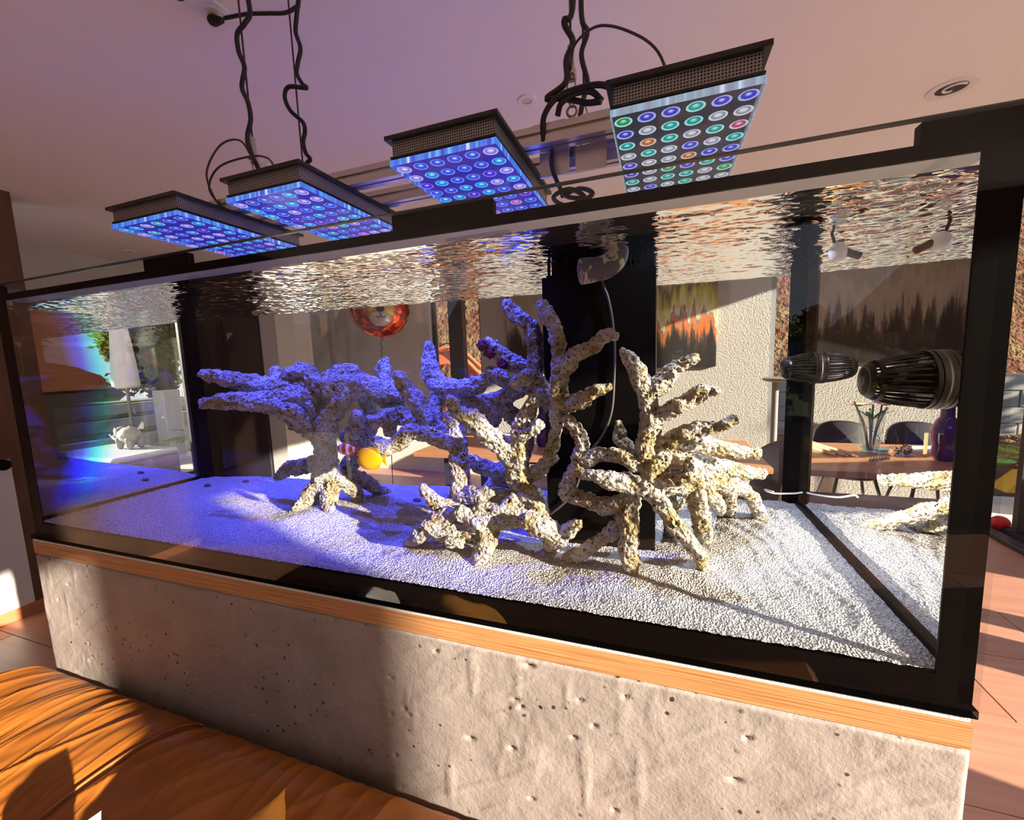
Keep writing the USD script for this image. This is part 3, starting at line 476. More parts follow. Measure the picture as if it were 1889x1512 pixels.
  [(0.012,0.260,1.201,0.020), (0.052,0.280,1.210,0.022), (0.099,0.300,1.214,0.021), (0.150,0.340,1.193,0.019)],
  [(0.081,0.280,1.206,0.018), (0.082,0.290,1.158,0.022), (0.095,0.300,1.110,0.020), (0.115,0.408,1.022,0.020)],
  [(0.105,0.300,1.189,0.016), (0.132,0.330,1.148,0.014), (0.186,0.635,1.022,0.015)],
  [(0.147,0.360,1.186,0.017), (0.192,0.420,1.164,0.016), (0.231,0.480,1.117,0.016), (0.278,0.613,1.022,0.016)],
  [(0.161,0.380,1.175,0.017), (0.172,0.420,1.128,0.016), (0.192,0.623,1.022,0.015)],
  [(0.018,0.300,1.169,0.018), (0.031,0.330,1.113,0.016), (0.028,0.430,1.022,0.015)],
  [(0.058,0.220,1.202,0.003), (0.048,0.220,1.179,0.005), (0.031,0.230,1.156,0.005), (0.027,0.240,1.127,0.005)],
 ],
}

ICO = trimesh.creation.icosphere(1, 1.0).vertices
def rock_mesh(chains, seed):
    r_ = np.random.default_rng(seed); bones = []
    for ch in chains:
        sph = []
        for i, (x, y, z, r) in enumerate(ch):
            r = r * 1.02
            s = 1 + .34 * (r_.random((len(ICO), 1)) - .5)
            off = r_.normal(0, .11 * r, 3) if i else 0
            sph.append(np.array([x, y, z]) + off + ICO * r * s)
        for a, b in zip(sph[:-1], sph[1:]): bones.append(mf.Manifold.hull_points(np.vstack([a, b])))
    m = mf.Manifold.batch_boolean(bones, mf.OpType.Add).refine_to_length(.0075)
    q = m.to_mesh(); t = trimesh.Trimesh(q.vert_properties[:, :3], q.tri_verts)
    t.merge_vertices(); trimesh.smoothing.filter_taubin(t, lamb=.5, nu=.53, iterations=6)
    t = t.subdivide()
    n = t.vertex_normals; p = t.vertices
    d = .014 * (fbm(p * 30, 3, seed) - .5) + .011 * (fbm(p * 75, 3, seed + 7) - .5) + .006 * (fbm(p * 190, 2, seed + 11) - .5)
    d -= .007 * np.clip((noise(p * 85, seed + 17) - .70) / .2, 0, 1)
    t.vertices = p + n * d[:, None]
    return t
ROCKS = [('left', 'tall tree-shaped reef rock at the left with two long horizontal arms pointing left'), ('bridge', 'knobbly reef rock bridging from the left tree to the middle, with one fat upright arm'), ('branchy', 'cream branching reef rock low in the middle with a ring of feet on the sand'),
         ('back', 'blue-lit reef rock behind the middle branches, its tall horn left of the black box'), ('tall', 'slim tall reef rock leaning against the black box with two arms to the right'), ('right', 'big star-shaped reef rock in front of the black box, arms spreading right'), ('rear', 'low arched reef rock with stubby legs behind the right star-shaped rock')]
rock_paths = {}
for i, (k, lab) in enumerate(ROCKS):
    rock_paths[k] = solo('reef_rock', rock_mesh(CORAL[k], 100 + i), MAT['rock'], lab, 'reef rock', smooth=True, group=None)
# red-purple algae tufts on the blue horn
def blob(c, r, s, seed, amp=.35):
    m = trimesh.creation.icosphere(3, 1.0); v = m.vertices * np.array(s); m.vertices = v * (1 + amp * (fbm(m.vertices * 3 + seed, 3, seed) - .5))[:, None] * r + c; return m
hx = CORAL['back'][2]
part('algae_tuft', cat(*[blob((n[0] - .012, n[1] - .02, n[2] - .008), .016, (1, .8, .9), 3 + i, 1.2) for i, n in enumerate(hx[:3])]), MAT['tan_algae'], rock_paths['back'], smooth=True, label='dark red algae tuft')
for i, (x, y, lab) in enumerate(((-1.62, .50, 'left of the left reef rock, far back'), (-1.76, .44, 'farthest left on the sand near the end pane'), (-.80, .50, 'behind the small pointed tip of the middle rock'), (-.62, .52, 'between the middle rock and the back pane'))):
    solo('shell', blob((x, y, float(sand_h(np.array([[x]]), np.array([[y]]))[0, 0]) + .004), .012, (1.3, .8, .6), 40 + i, .6), MAT['shell'], 'small brown shell on the sand, ' + lab, 'shell', smooth=True)

# ------------------------------------------------------------------ overflow box, return elbow, cable, probe
ob = thing('overflow_box', 'black overflow box with comb teeth standing at the back of the tank', 'overflow box', (-.14, .4, 1.0))
part('box_body', slab([(-.271, .293), (-.008, .293), (-.008, .735), (-.271, .712)], .985, 1.697), MAT['black_gloss'], ob)
part('comb_rail', box(-.262, -.012, .30, .306, 1.697, 1.703), MAT['black_gloss'], ob)
for i in range(22):
    x = -.258 + i * .0113; part('comb_tooth', box(x, x + .006, .30, .306, 1.703, 1.745), MAT['black_gloss'], ob)
part('comb_back', box(-.262, -.012, .36, .366, 1.697, 1.75), MAT['black_gloss'], ob)
solo('return_elbow', tube([(-.086, .262, 1.76), (-.087, .256, 1.735), (-.092, .244, 1.713), (-.106, .228, 1.697), (-.128, .212, 1.688), (-.158, .196, 1.684)], [.024, .024, .0255, .0255, .0255, .0275], 24, 8), MAT['pvc'], 'crusted grey plastic return elbow bending down in front of the overflow comb', 'pipe', smooth=40)
solo('box_cable', tube([(-.12, .284, 1.72), (-.124, .284, 1.673), (-.112, .284, 1.636), (-.103, .284, 1.586), (-.098, .284, 1.524), (-.1, .284, 1.448), (-.107, .284, 1.371), (-.13, .284, 1.311), (-.17, .284, 1.256), (-.20, .284, 1.17), (-.255, .284, 1.112), (-.30, .30, 1.08)], .0032, 8), pbr('grey_cable', (.06, .05, .045), .5), 'thin grey cable running down the front of the black overflow box', 'cable', smooth=True)
pr = thing('float_sensor', 'white float sensor hanging from a thin wire under the water at right', 'sensor', (.325, .3, 1.7))
part('sensor_wire', tube([(.36, .30, 1.80), (.322, .30, 1.765), (.316, .30, 1.745), (.321, .30, 1.722), (.325, .30, 1.708)], .0028, 8), MAT['brownwire'], pr, smooth=True)
part('sensor_body', ball((.331, .3, 1.690), .0155, (1, 1, 1.25)), MAT['white_plastic'], pr, smooth=True)
part('sensor_plug', cyl((.343, .3, 1.690), (.368, .3, 1.678), .007, 12), MAT['shell'], pr, smooth=40)

# circulation pumps on the right end pane
def pump(y, z, label, s=1.0):
    t = thing('circulation_pump', label, 'pump', (.41, y, z), group=None)
    prof = [(.030, -.137), (.036, -.128), (.042, -.108), (.050, -.07), (.0545, -.03), (.0555, -.012)]
    def sc(m):
        m = m.copy(); m.apply_translation([-.41, -y, -z]); m.apply_scale([.66 * s, .82 * s, .82 * s]); m.apply_translation([.41, y, z]); return m
    def R(x): return np.interp(x, [p[1] for p in prof], [p[0] for p in prof])
    for x0, x1, e in ((-.137, -.126, .0), (-.118, -.110, .001), (-.024, -.016, .002), (-.013, -.002, .002)):
        ring = lathe([(R(x0) - .005, x0), (R(x0) + e, x0), (R(x1) + e, x1), (R(x1) - .005, x1), (R(x0) - .005, x0)], (.41, y, z), 40, 'x'); part('cage_ring', sc(ring), MAT['cage'], t, smooth=40)
    for i in range(28):
        a = 2 * np.pi * i / 28; pts = [(.41 + x, y + (R(x) - .002) * np.cos(a), z + (R(x) - .002) * np.sin(a)) for x in (-.128, -.11, -.09, -.07, -.045, -.02)]
        part('cage_bar', sc(tube(pts, .0024, 5, 0)), MAT['cage'], t, smooth=True)
    part('motor', sc(lathe([(.0, -.10), (.018, -.10), (.024, -.09), (.026, -.03), (.03, -.008), (0, -.008)], (.41, y, z), 24, 'x')), MAT['cage'], t, smooth=40)
    part('nose', sc(lathe([(0, -.139), (.012, -.141), (.026, -.137), (.031, -.128), (.02, -.122), (0, -.12)], (.41, y, z), 24, 'x')), MAT['cage'], t, smooth=40)
    part('rubber_pad', sc(lathe([(0, -.009), (.04, -.009), (.044, -.004), (.04, -.0005), (0, -.0005)], (.41, y, z), 24, 'x')), MAT['silicone'], t, smooth=40)
pump(.125, 1.447, 'black caged circulation pump on the right end pane near the front glass', 1.0)
pump(.645, 1.452, 'black caged circulation pump on the right end pane near the back corner', .93)
solo('pump_cable', tube([(.405, .70, 1.08), (.38, .70, 1.075), (.33, .69, 1.075), (.30, .67, 1.09), (.31, .62, 1.10)], .003, 8), MAT['silicone'], 'pale cable looping just above the sand at the back right corner', 'cable', smooth=True)

# ------------------------------------------------------------------ fish
def fish(name, label, c, L, H, T, mats, face=-1, stripes=False):
    """face -1 looks to -x"""
    t = thing(name, label, 'fish', c); c = np.array(c)
    u = np.linspace(0, 1, 25); hgt = H / 2 * np.array([np.sin(np.pi * min(1, a) ** .72) ** .75 if 0 < a < 1 else 0.02 for a in u]) + H * .03
    ang = np.arange(16) * 2 * np.pi / 16; v = []
    for a, h in zip(u, hgt): v.append(np.stack([np.full(16, (a - .5) * L * .8), T / 2 * np.cos(ang) * h / (H / 2), h * np.sin(ang)], 1))
    v = np.vstack(v)
    def piece(i0, i1):
        vs = v[i0 * 16:(i1 + 1) * 16]; n = i1 - i0; f = []
        for i in range(n):
            for j in range(16):
                a, b = i * 16 + j, i * 16 + (j + 1) % 16; f += [(a, b + 16, b), (a, a + 16, b + 16)]
        k = len(vs); vs = np.vstack([vs, vs[:16].mean(0), vs[-16:].mean(0)])
        for j in range(16): f += [(k, j, (j + 1) % 16), (k + 1, n * 16 + (j + 1) % 16, n * 16 + j)]
        m = trimesh.Trimesh(vs, f, process=False); m.apply_scale([-face, 1, 1]) if face > 0 else None; m.apply_translation(c); return m
    if stripes:
        for k, (i0, i1) in enumerate(((0, 5), (5, 8), (8, 13), (13, 16), (16, 20), (20, 22), (22, 24))):
            part('white_band' if k % 2 else 'body', piece(i0, i1), MAT['fish_white'] if k % 2 else MAT[mats], t, smooth=50)
    else: part('body', piece(0, 24), MAT[mats], t, smooth=True)
    def fin(poly, name_): part(name_, cat(*[extrude([(c[0] - face * x * L if face > 0 else c[0] + x * L, c[2] + z * H) for x, z in poly], T * .12, 'xz', c[1] - T * .06)]), MAT[mats], t)
    fin([(.34, .05), (.5, .32), (.47, 0), (.5, -.32), (.34, -.05)], 'tail_fin'); fin([(-.2, .3), (0, .58), (.25, .5), (.33, .15), (.1, .3)], 'dorsal_fin'); fin([(-.1, -.3), (.05, -.56), (.25, -.5), (.33, -.15), (.1, -.3)], 'anal_fin')
    part('eye', cat(*[ball((c[0] - .31 * L, c[1] + sy * T * .34, c[2] + .08 * H), .035 * L, (1, .6, 1), 1) for sy in (-1, 1)]), MAT['mouth'], t, smooth=True)
fish('clownfish', 'orange clownfish with white bands beside the trunk of the left rock', (-.848, .235, 1.265), .084, .034, .022, 'fish_orange', stripes=True)
fish('yellow_tang', 'yellow disc-shaped fish swimming left under the middle rock arm', (-.703, .15, 1.263), .102, .055, .018, 'fish_yellow')
fish('small_fish', 'tiny yellow fish far back behind the middle rock', (-.872, .40, 1.31), .044, .026, .014, 'gold')

# ------------------------------------------------------------------ LED lamps
def lamp(x0, x1, label, cols, clear=False, seed=0):
    y0, y1, z0 = .10, .52, 1.925
    t = thing('aquarium_lamp', label, 'lamp', ((x0 + x1) / 2, .31, z0), group=None); r_ = np.random.default_rng(seed)
    part('top_plate', box(x0 - .008, x1 + .008, y0 - .008, y1 + .008, z0 + .051, z0 + .060, .001), MAT['black_metal'], t)
    part('perforated_housing', box(x0 + .004, x1 - .004, y0 + .004, y1 - .004, z0 + .020, z0 + .051), MAT['perf'], t)
    part('lower_plate', box(x0, x1, y0, y1, z0 + .016, z0 + .020), MAT['black_metal'], t)
    part('led_board', box(x0 + .003, x1 - .003, y0 + .003, y1 - .003, z0 + .0125, z0 + .016), MAT['board'], t)
    part('acrylic_plate', box(x0, x1, y0, y1, z0, z0 + .012, .0012), MAT['acr_clear' if clear else 'acr_blue'], t)
    ek = MAT['edge_clear' if clear else 'edge_blue']; e_ = .0012
    for ex in ((x0 - e_, x1 + e_, y0 - e_, y0), (x0 - e_, x1 + e_, y1, y1 + e_), (x0 - e_, x0, y0, y1), (x1, x1 + e_, y0, y1)): part('lit_edge', box(*ex, z0 + .0005, z0 + .0125), ek, t)
    for x in (x0 + .012, (x0 + x1) / 2, x1 - .012):
        for y in (y0 + .012, y1 - .012): part('screw', cyl((x, y, z0 + .060), (x, y, z0 + .066), .006, 12), MAT['steel'], t, smooth=40)
    nx, ny = 6, 9; sx, sy = (x1 - x0 - .036) / (nx - 1) * .98, (y1 - y0 - .045) / (ny - 1)
    ang = np.arange(14) * 2 * np.pi / 14
    for j in range(ny):
        for i in range(nx):
            cx, cy = (x0 + x1) / 2 + (i - 2.5) * sx, y0 + .022 + j * sy
            vs = [(cx, cy, z0 + .0016)] + [(cx + .0162 * np.cos(a), cy + .0162 * np.sin(a), z0 - .0006) for a in ang]
            f = [(0, 1 + (k + 1) % 14, 1 + k) for k in range(14)]
            part('led_lens', trimesh.Trimesh(vs, f, process=False), LED[cols[int(r_.integers(len(cols)))]], t, uv=np.array([[0.0, 0.0]] + [[1.0, 0.0]] * 14))
    for k, (i_, j_) in enumerate(((4, 2), (4, 6)) if clear else ((2, 2), (3, 6))):
        s = UsdLux.SphereLight.Define(stage, f'{t}/led_light' + ('' if k == 0 else f'_{k:03d}'))
        s.AddTranslateOp().Set(Gf.Vec3d((i_ - 2.5) * sx, y0 + .022 + j_ * sy - .31, -.006)); s.CreateRadiusAttr(.005)
        s.CreateColorAttr(Gf.Vec3f(.62, .72, 1.0) if clear else Gf.Vec3f(.055, .07, 1.0)); s.CreateIntensityAttr(LAMP_POWER * (.45 if clear else 1.0))
        s.AddRotateXOp().Set(29.0); sh = UsdLux.ShapingAPI.Apply(s.GetPrim()); sh.CreateShapingConeAngleAttr(46.0); sh.CreateShapingConeSoftnessAttr(.3)
    return t
LAMP_POWER = 43000.0
BL = ['blue'] * 6 + ['cyan'] * 5 + ['violet'] * 2 + ['lilac'] * 3 + ['pink'] * 1 + ['green']
lamp(-1.512, -1.232, 'leftmost flat LED lamp with blue and pink diodes over the tank', BL, seed=1)
lamp(-1.043, -.800, 'second flat LED lamp from the left, blue diodes, under the twisted cable', BL, seed=2)
lamp(-.549, -.305, 'third flat LED lamp from the left, blue and cyan diodes', BL, seed=3)
lamp(-.084, .158, 'rightmost flat LED lamp with clear plate and white, green and orange diodes', ['white4'] * 7 + ['teal4'] * 4 + ['green4', 'orange4', 'pink4', 'blue4', 'blue4'], True, 4)
hd = thing('lamp_carrier', 'pair of aluminium rails carrying the four aquarium lamps', 'rail', (-.7, .36, 2.0))
for y0 in (.257, .400):
    def rail_profile(y): # slotted 40 mm profile
        p = [(y, 1.985), (y + .016, 1.985), (y + .016, 1.991), (y + .024, 1.991), (y + .024, 1.985), (y + .04, 1.985), (y + .04, 2.025), (y, 2.025), (y, 2.011), (y + .006, 2.011), (y + .006, 2.003), (y, 2.003)]
        return p
    part('rail', extrude(rail_profile(y0), 1.70, 'yz', -1.63), MAT['alu'], hd)
part('mounting_plate', box(-.275, -.20, .262, .435, 2.026, 2.030, .001), MAT['alu'], hd); part('mounting_plate', box(-.165, -.095, .262, .435, 2.026, 2.030, .001), MAT['alu'], hd)
for x in (-.235, -.15): part('bracket', box(x - .035, x + .035, .30, .306, 1.93, 1.985), MAT['alu'], hd)

# suspension wires, clamps and cables
def wire(x, y, z, label, clamp=True):
    t = thing('suspension_wire', label, 'wire', (x, y, z))
    part('steel_rope', tube([(x, y, z + .11), (x, y, CEIL)], .0026, 8, 0), MAT['brownwire'], t, smooth=True)
    part('rope_loop', tube([(x, y, z + .12), (x - .009, y, z + .08), (x - .006, y, z + .045), (x, y, z + .03), (x + .006, y, z + .045), (x + .009, y, z + .08), (x, y, z + .12)], .0022, 6), MAT['steel'], t, smooth=True)
    part('eye_bolt', cat(lathe([(.011, -.003), (.014, 0), (.011, .003), (.008, 0), (.011, -.003)], (x, y, z + .022), 20, 'y'), cyl((x, y, z - .002), (x, y, z + .012), .004, 10)), MAT['steel'], t, smooth=40)
    if clamp:
        part('sleeve', cyl((x, y, z + .105), (x, y, z + .155), .0075, 14), MAT['silicone'], t, smooth=40)
        part('rope_clamp', box(x - .011, x + .011, y - .007, y + .007, z + .083, z + .106, .002), MAT['steel'], t)
        for s in (-1, 1): part('clamp_nut', cyl((x + s * .006, y - .007, z + .095), (x + s * .006, y - .016, z + .095), .0042, 6), MAT['steel'], t)
wire(-1.138, .277, 2.027, 'left front steel suspension wire with the left twisted cable'); wire(-1.096, .42, 2.027, 'left rear thin suspension wire beside the looping black cable', False)
wire(-.187, .277, 2.027, 'right front steel suspension wire with a bright clamp above the cable knot'); wire(-.183, .42, 2.027, 'right rear thin suspension wire behind the clamped one', False)
def cable(pts, label, r=.0065, mat='cable'): solo('cable', tube(pts, r, 8, 7), MAT[mat], label, 'cable', smooth=True)
cable([(-1.105, .27, 2.60), (-1.091, .27, 2.504), (-1.108, .265, 2.474), (-1.143, .266, 2.455), (-1.148, .27, 2.412), (-1.128, .266, 2.364), (-1.148, .268, 2.318), (-1.128, .266, 2.271), (-1.127, .268, 2.225), (-1.146, .268, 2.185), (-1.136, .262, 2.145), (-1.103, .26, 2.074), (-1.09, .26, 2.03)], 'black power cable twisted around the left front suspension wire')
f = .985
cable([(-1.04, .405, 2.62), (-1.06, .41, 2.575), (-1.068, .41, 2.535), (-1.055, .41, 2.487), (-1.07, .41, 2.45), (-1.078, .41, 2.42), (-1.06, .41, 2.386), (-1.046, .41, 2.371), (-1.105, .40, 2.382), (-1.125, .40, 2.356), (-1.106, .40, 2.312), (-1.072, .41, 2.277), (-1.066, .41, 2.248), (-1.077, .41, 2.218), (-1.07, .41, 2.184), (-1.055, .41, 2.162), (-1.073, .41, 2.136), (-1.06, .42, 2.0)], 'black power cable with a wide side loop around the left rear wire')
cable([(-.178, .27, 2.60), (-.178, .267, 2.266), (-.199, .267, 2.228), (-.18, .267, 2.183), (-.195, .265, 2.15), (-.197, .262, 2.102), (-.24, .262, 2.08), (-.216, .262, 2.074), (-.18, .262, 2.062), (-.15, .262, 2.050), (-.12, .25, 2.04)], 'black cable curling sideways below the right front clamp')
cable([(-.176, .41, 2.60), (-.185, .412, 2.349), (-.171, .412, 2.295), (-.186, .412, 2.248), (-.172, .412, 2.18), (-.183, .412, 2.144), (-.20, .40, 2.06), (-.21, .37, 2.0)], 'black cable along the right rear suspension wire')
cable([(-.25, .262, 1.99), (-.245, .25, 2.035), (-.215, .245, 2.065), (-.17, .245, 2.073), (-.12, .245, 2.07), (-.085, .245, 2.05)], 'black cable arching in front of the rails into the rightmost lamp')
cable([(-.215, .255, 2.034), (-.205, .25, 2.055), (-.175, .25, 2.068), (-.14, .25, 2.064), (-.118, .262, 2.046)], 'short black cable arching between the two mounting plates')
cable([(-.24, .30, 1.99), (-.235, .27, 1.945), (-.22, .25, 1.90), (-.20, .26, 1.865), (-.16, .27, 1.86), (-.19, .25, 1.875), (-.225, .24, 1.86), (-.20, .26, 1.845), (-.14, .25, 1.855), (-.17, .27, 1.88), (-.215, .27, 1.87)], 'bundle of black cable hanging under the rails between the two right lamps', .005)
cable([(-1.25, .257, 1.99), (-1.285, .25, 2.029), (-1.305, .25, 2.105), (-1.25, .26, 2.175), (-1.18, .27, 2.18), (-1.138, .272, 2.12)], 'thin wire end looping high to the left of the left clamp', .0028, 'brownwire')
cable([(-1.255, .25, 1.99), (-1.262, .22, 2.04), (-1.20, .21, 2.085), (-1.07, .20, 2.085), (-.97, .17, 2.05), (-.90, .13, 1.988)], 'thin wire arching from the rail to the second lamp', .0028, 'brownwire')
cable([(-.187, .27, 2.13), (-.172, .25, 2.165), (-.12, .22, 2.165), (-.058, .20, 2.125), (-.005, .20, 2.075), (.025, .20, 1.986)], 'thin steel rope end arching over into the rightmost lamp', .0026, 'brownwire')
def cz(x, y): return (x * 1.04545, (y + .72) * 1.04545 - .72)
sk = thing('ceiling_socket', 'white triple power socket on the ceiling at upper left', 'socket', (-1.38, .32, CEIL))
ax, ay = cz(-1.33, .20), cz(-1.30, .40)
part('socket_plate', rot(box(-1.40, -1.305, .12, .43, CEIL - .010, CEIL, .003), 0, [0, 0, 1], (-1.35, .3, CEIL)), MAT['white_plastic'], sk)
for y in (.16, .265, .37): part('socket_insert', lathe([(.0, -.0105), (.026, -.0105), (.028, -.0125), (.031, -.0125), (.031, -.009), (0, -.009)], (-1.352, y, CEIL), 24), MAT['white_plastic'], sk, smooth=40)
for i, (y, lab, pts) in enumerate(((.37, 'black plug in the near end of the ceiling socket, its cable running right', [(-1.31, .37, 2.615), (-1.22, .375, 2.605), (-1.14, .38, 2.588), (-1.08, .39, 2.58), (-1.04, .405, 2.60)]), (.265, 'black plug in the middle of the ceiling socket at the top edge', [(-1.31, .265, 2.615), (-1.25, .25, 2.62), (-1.18, .24, 2.632)]))):
    t = thing('power_plug', lab, 'plug', (-1.352, y, 2.61)); part('plug_body', hullm(np.vstack([ball((-1.358, y, 2.622), .019, (1, .9, .8)).vertices, ball((-1.325, y, 2.613), .009).vertices])), MAT['black_matte'], t, smooth=True); part('plug_cord', tube(pts, .0055, 8), MAT['cable'], t, smooth=True)
for k, (x, y, lab) in enumerate(((-.537, 1.12, 'small round ceiling downlight between the two suspension points'), (-2.015, 1.128, 'small round ceiling downlight behind the second lamp'), (-4.474, 1.815, 'distant ceiling downlight near the left end wall'))):
    X, Y = cz(x, y); t = thing('downlight', lab, 'ceiling light', (X, Y, CEIL))
    part('trim_ring', lathe([(.022, -.006), (.028, -.008), (.040, -.006), (.042, 0), (.022, 0), (.022, -.006)], (X, Y, CEIL), 32), MAT['white_plastic'], t, smooth=40); part('reflector', lathe([(.0, -.001), (.012, -.003), (.021, -.005), (.022, 0), (0, 0)], (X, Y, CEIL), 24), MAT['alu'], t, smooth=True)
X, Y = cz(1.181, 1.756); t = thing('ceiling_vent', 'round ceiling vent with a spiral opening at upper right', 'vent', (X, Y, CEIL))
part('vent_ring', lathe([(.055, -.004), (.060, -.007), (.085, -.005), (.088, 0), (.055, 0), (.055, -.004)], (X, Y, CEIL), 40), MAT['white_plastic'], t, smooth=40)
part('vent_dish', lathe([(0, -.001), (.055, -.001), (.055, 0), (0, 0)], (X, Y, CEIL), 32), MAT['brownwire'], t); part('spiral_blade', tube([(X + (.012 + .008 * a) * np.cos(a + 1), Y + (.012 + .008 * a) * np.sin(a + 1), CEIL - .006) for a in np.linspace(0, 4.6, 22)], .006, 6, 0), MAT['white_plastic'], t, smooth=True)
# ------------------------------------------------------------------ beside the tank on the left
wp = thing('wall_panel', 'white panel standing against the brown wall at the left edge', 'panel', (-3.78, .3, .08))
part('panel_board', box(-3.798, -3.765, -.5, .622, .08, 1.012, .003), MAT['white_panel'], wp)
solo('door_knob', lathe([(0, .03), (.028, .03), (.034, .02), (.034, .008), (.02, .0), (0, 0)], (-3.765, .585, .985), 20, 'x'), MAT['black_gloss'], 'small dark round knob near the top of the white panel', 'knob', smooth=40)
for z, lab in ((1.205, 'upper small black hinge on the left end glass'), (.985, 'lower small black hinge on the left end glass')):
    solo('glass_clip', box(XL - .016, XL + .004, .10, .14, z - .014 + .02, z + .014 + .02, .002), MAT['black_matte'], lab, 'clip')

# ------------------------------------------------------------------ sofa
sf = thing('sofa', 'tan leather sofa with creased backrest pushed up to the concrete plinth', 'sofa', (-.9, -.3, 0))
prof = [(-.018, .12), (-.016, .35), (-.018, .485), (-.026, .525), (-.06, .556), (-.12, .583), (-.20, .600), (-.30, .604), (-.40, .590), (-.47, .555), (-.52, .49), (-.545, .40), (-.55, .30)]
pp = spline(prof, 10)
def back_cushion(x0, x1, seed, nx):
    xs_ = np.linspace(x0, x1, nx); s_ = np.linspace(0, 1, len(pp)); arc = np.concatenate([[0], np.cumsum(np.linalg.norm(np.diff(pp, axis=0), axis=1))])
    tan_ = np.gradient(pp, axis=0); nrm = np.stack([-tan_[:, 1], tan_[:, 0]], 1); nrm /= np.linalg.norm(nrm, axis=1, keepdims=True); nrm *= -1 if nrm[len(nrm) // 2, 1] < 0 else 1
    def fn(X, S):
        i = np.clip((S * (len(pp) - 1)).round().astype(int), 0, len(pp) - 1); Y, Z, A = pp[i, 0], pp[i, 1], arc[i]
        w = np.stack([(X + .16 * A + .05 * np.sin(A * 7 + seed)) * 12, A * 1.2, 0 * X + seed], -1); w2 = np.stack([(X - .12 * A) * 26, A * 2.2, 0 * X + seed + 5], -1)
        fold = .0105 * (1 - np.abs(2 * fbm(w, 2, seed) - 1)) ** 2.0 + .004 * (1 - np.abs(2 * fbm(w2, 2, seed + 3) - 1)) ** 3
        vis = np.clip((A - arc[25]) / .06, 0, 1)
        e = np.clip(np.minimum(X - x0, x1 - X) / .035, 0, 1); puff = .016 * np.sqrt(1 - (1 - e) ** 2) - .016
        d = (fold - .006) * vis * (.35 + .65 * e) + puff
        endc = np.clip((X - x0) / .12, 0, 1) if seed == 1 else 1
        sh = .07 * (1 - np.sqrt(1 - (1 - endc) ** 2)) if seed == 1 else 0
        return np.stack([X, Y + nrm[i, 0] * d, Z + nrm[i, 1] * d - sh], -1)
    return grid(xs_, np.linspace(0, 1, len(pp)), fn)
def flip(m): m = m.copy(); m.faces = m.faces[:, ::-1]; return m
for x0, x1, sd, nx in ((-2.02, -1.202, 1, 330), (-1.198, .55, 2, 640)):
    m = back_cushion(x0, x1, sd, nx)
    if m.face_normals[np.argmax(m.triangles_center[:, 2])][2] < 0: m = flip(m)
    part('back_cushion', m, MAT['leather'], sf, smooth=True)
part('seam_piping', tube([(-1.2, y - .001, z + .0005) for y, z in pp[24:112:4]], .0035, 6, 3), MAT['leather_dark'], sf, smooth=True)
part('edge_stitching', cat(*[box(x, x + .007, -.0305, -.0285, .5275, .5295) for x in np.arange(-1.9, .4, .013)]), MAT['orange_fabric'], sf)
part('backrest_frame', box(-2.0, .54, -.50, -.022, .08, .46, .02), MAT['leather'], sf); part('seat', box(-2.0, .54, -1.3, -.5, .1, .36, .03), MAT['leather'], sf)
for x in (-1.9, .44): part('leg', box(x - .03, x + .03, -1.2, -1.14, 0, .1, .004), MAT['black_matte'], sf); part('leg', box(x - .03, x + .03, -.12, -.06, 0, .1, .004), MAT['black_matte'], sf)
def pillow(name, label, mat, corner, ang, lean, size):
    """a square pillow whose upper right corner points at `corner`, turned by ang in its own plane and leaning back"""
    u = np.linspace(-1, 1, 41); U, V = np.meshgrid(u, u); k = 1 - .2 * (1 - V ** 2) * np.abs(U) ** 2; k2 = 1 - .2 * (1 - U ** 2) * np.abs(V) ** 2
    th = .11 * size / .4 * ((1 - U ** 4) * (1 - V ** 4)) ** .55 * (1 + .25 * (fbm(np.stack([U * 2.2, V * 2.2, 0 * U], -1), 3, 91) - .5))
    def side(s): return np.stack([U * k * size / 2, s * th, V * k2 * size / 2], -1).reshape(-1, 3)
    n = 41; i, j = np.meshgrid(np.arange(n - 1), np.arange(n - 1)); a = (j * n + i).ravel(); f = np.vstack([np.stack([a, a + 1, a + n + 1], 1), np.stack([a, a + n + 1, a + n], 1)])
    m = trimesh.util.concatenate([trimesh.Trimesh(side(-1), f, process=False), trimesh.Trimesh(side(1), f[:, ::-1], process=False)]); m.merge_vertices()
    m.apply_transform(trimesh.transformations.rotation_matrix(math.radians(ang), [0, 1, 0])); m.apply_transform(trimesh.transformations.rotation_matrix(math.radians(lean), [1, 0, 0]))
    c0 = np.array([size / 2, 0, size / 2, 1]); c0 = trimesh.transformations.rotation_matrix(math.radians(lean), [1, 0, 0]) @ trimesh.transformations.rotation_matrix(math.radians(ang), [0, 1, 0]) @ c0
    m.apply_translation(np.array(corner) - c0[:3]); solo(name, m, MAT[mat], label, 'cushion', smooth=True)
pillow('cushion', 'mustard cushion with a sharp upturned corner leaning on the sofa backrest', 'orange_fabric', (-.612, -.25, .775), -40, -50, .30)
pillow('cushion', 'white cushion whose tip just shows at the bottom left', 'white_fabric', (-.93, -.355, .735), -40, -50, .13)

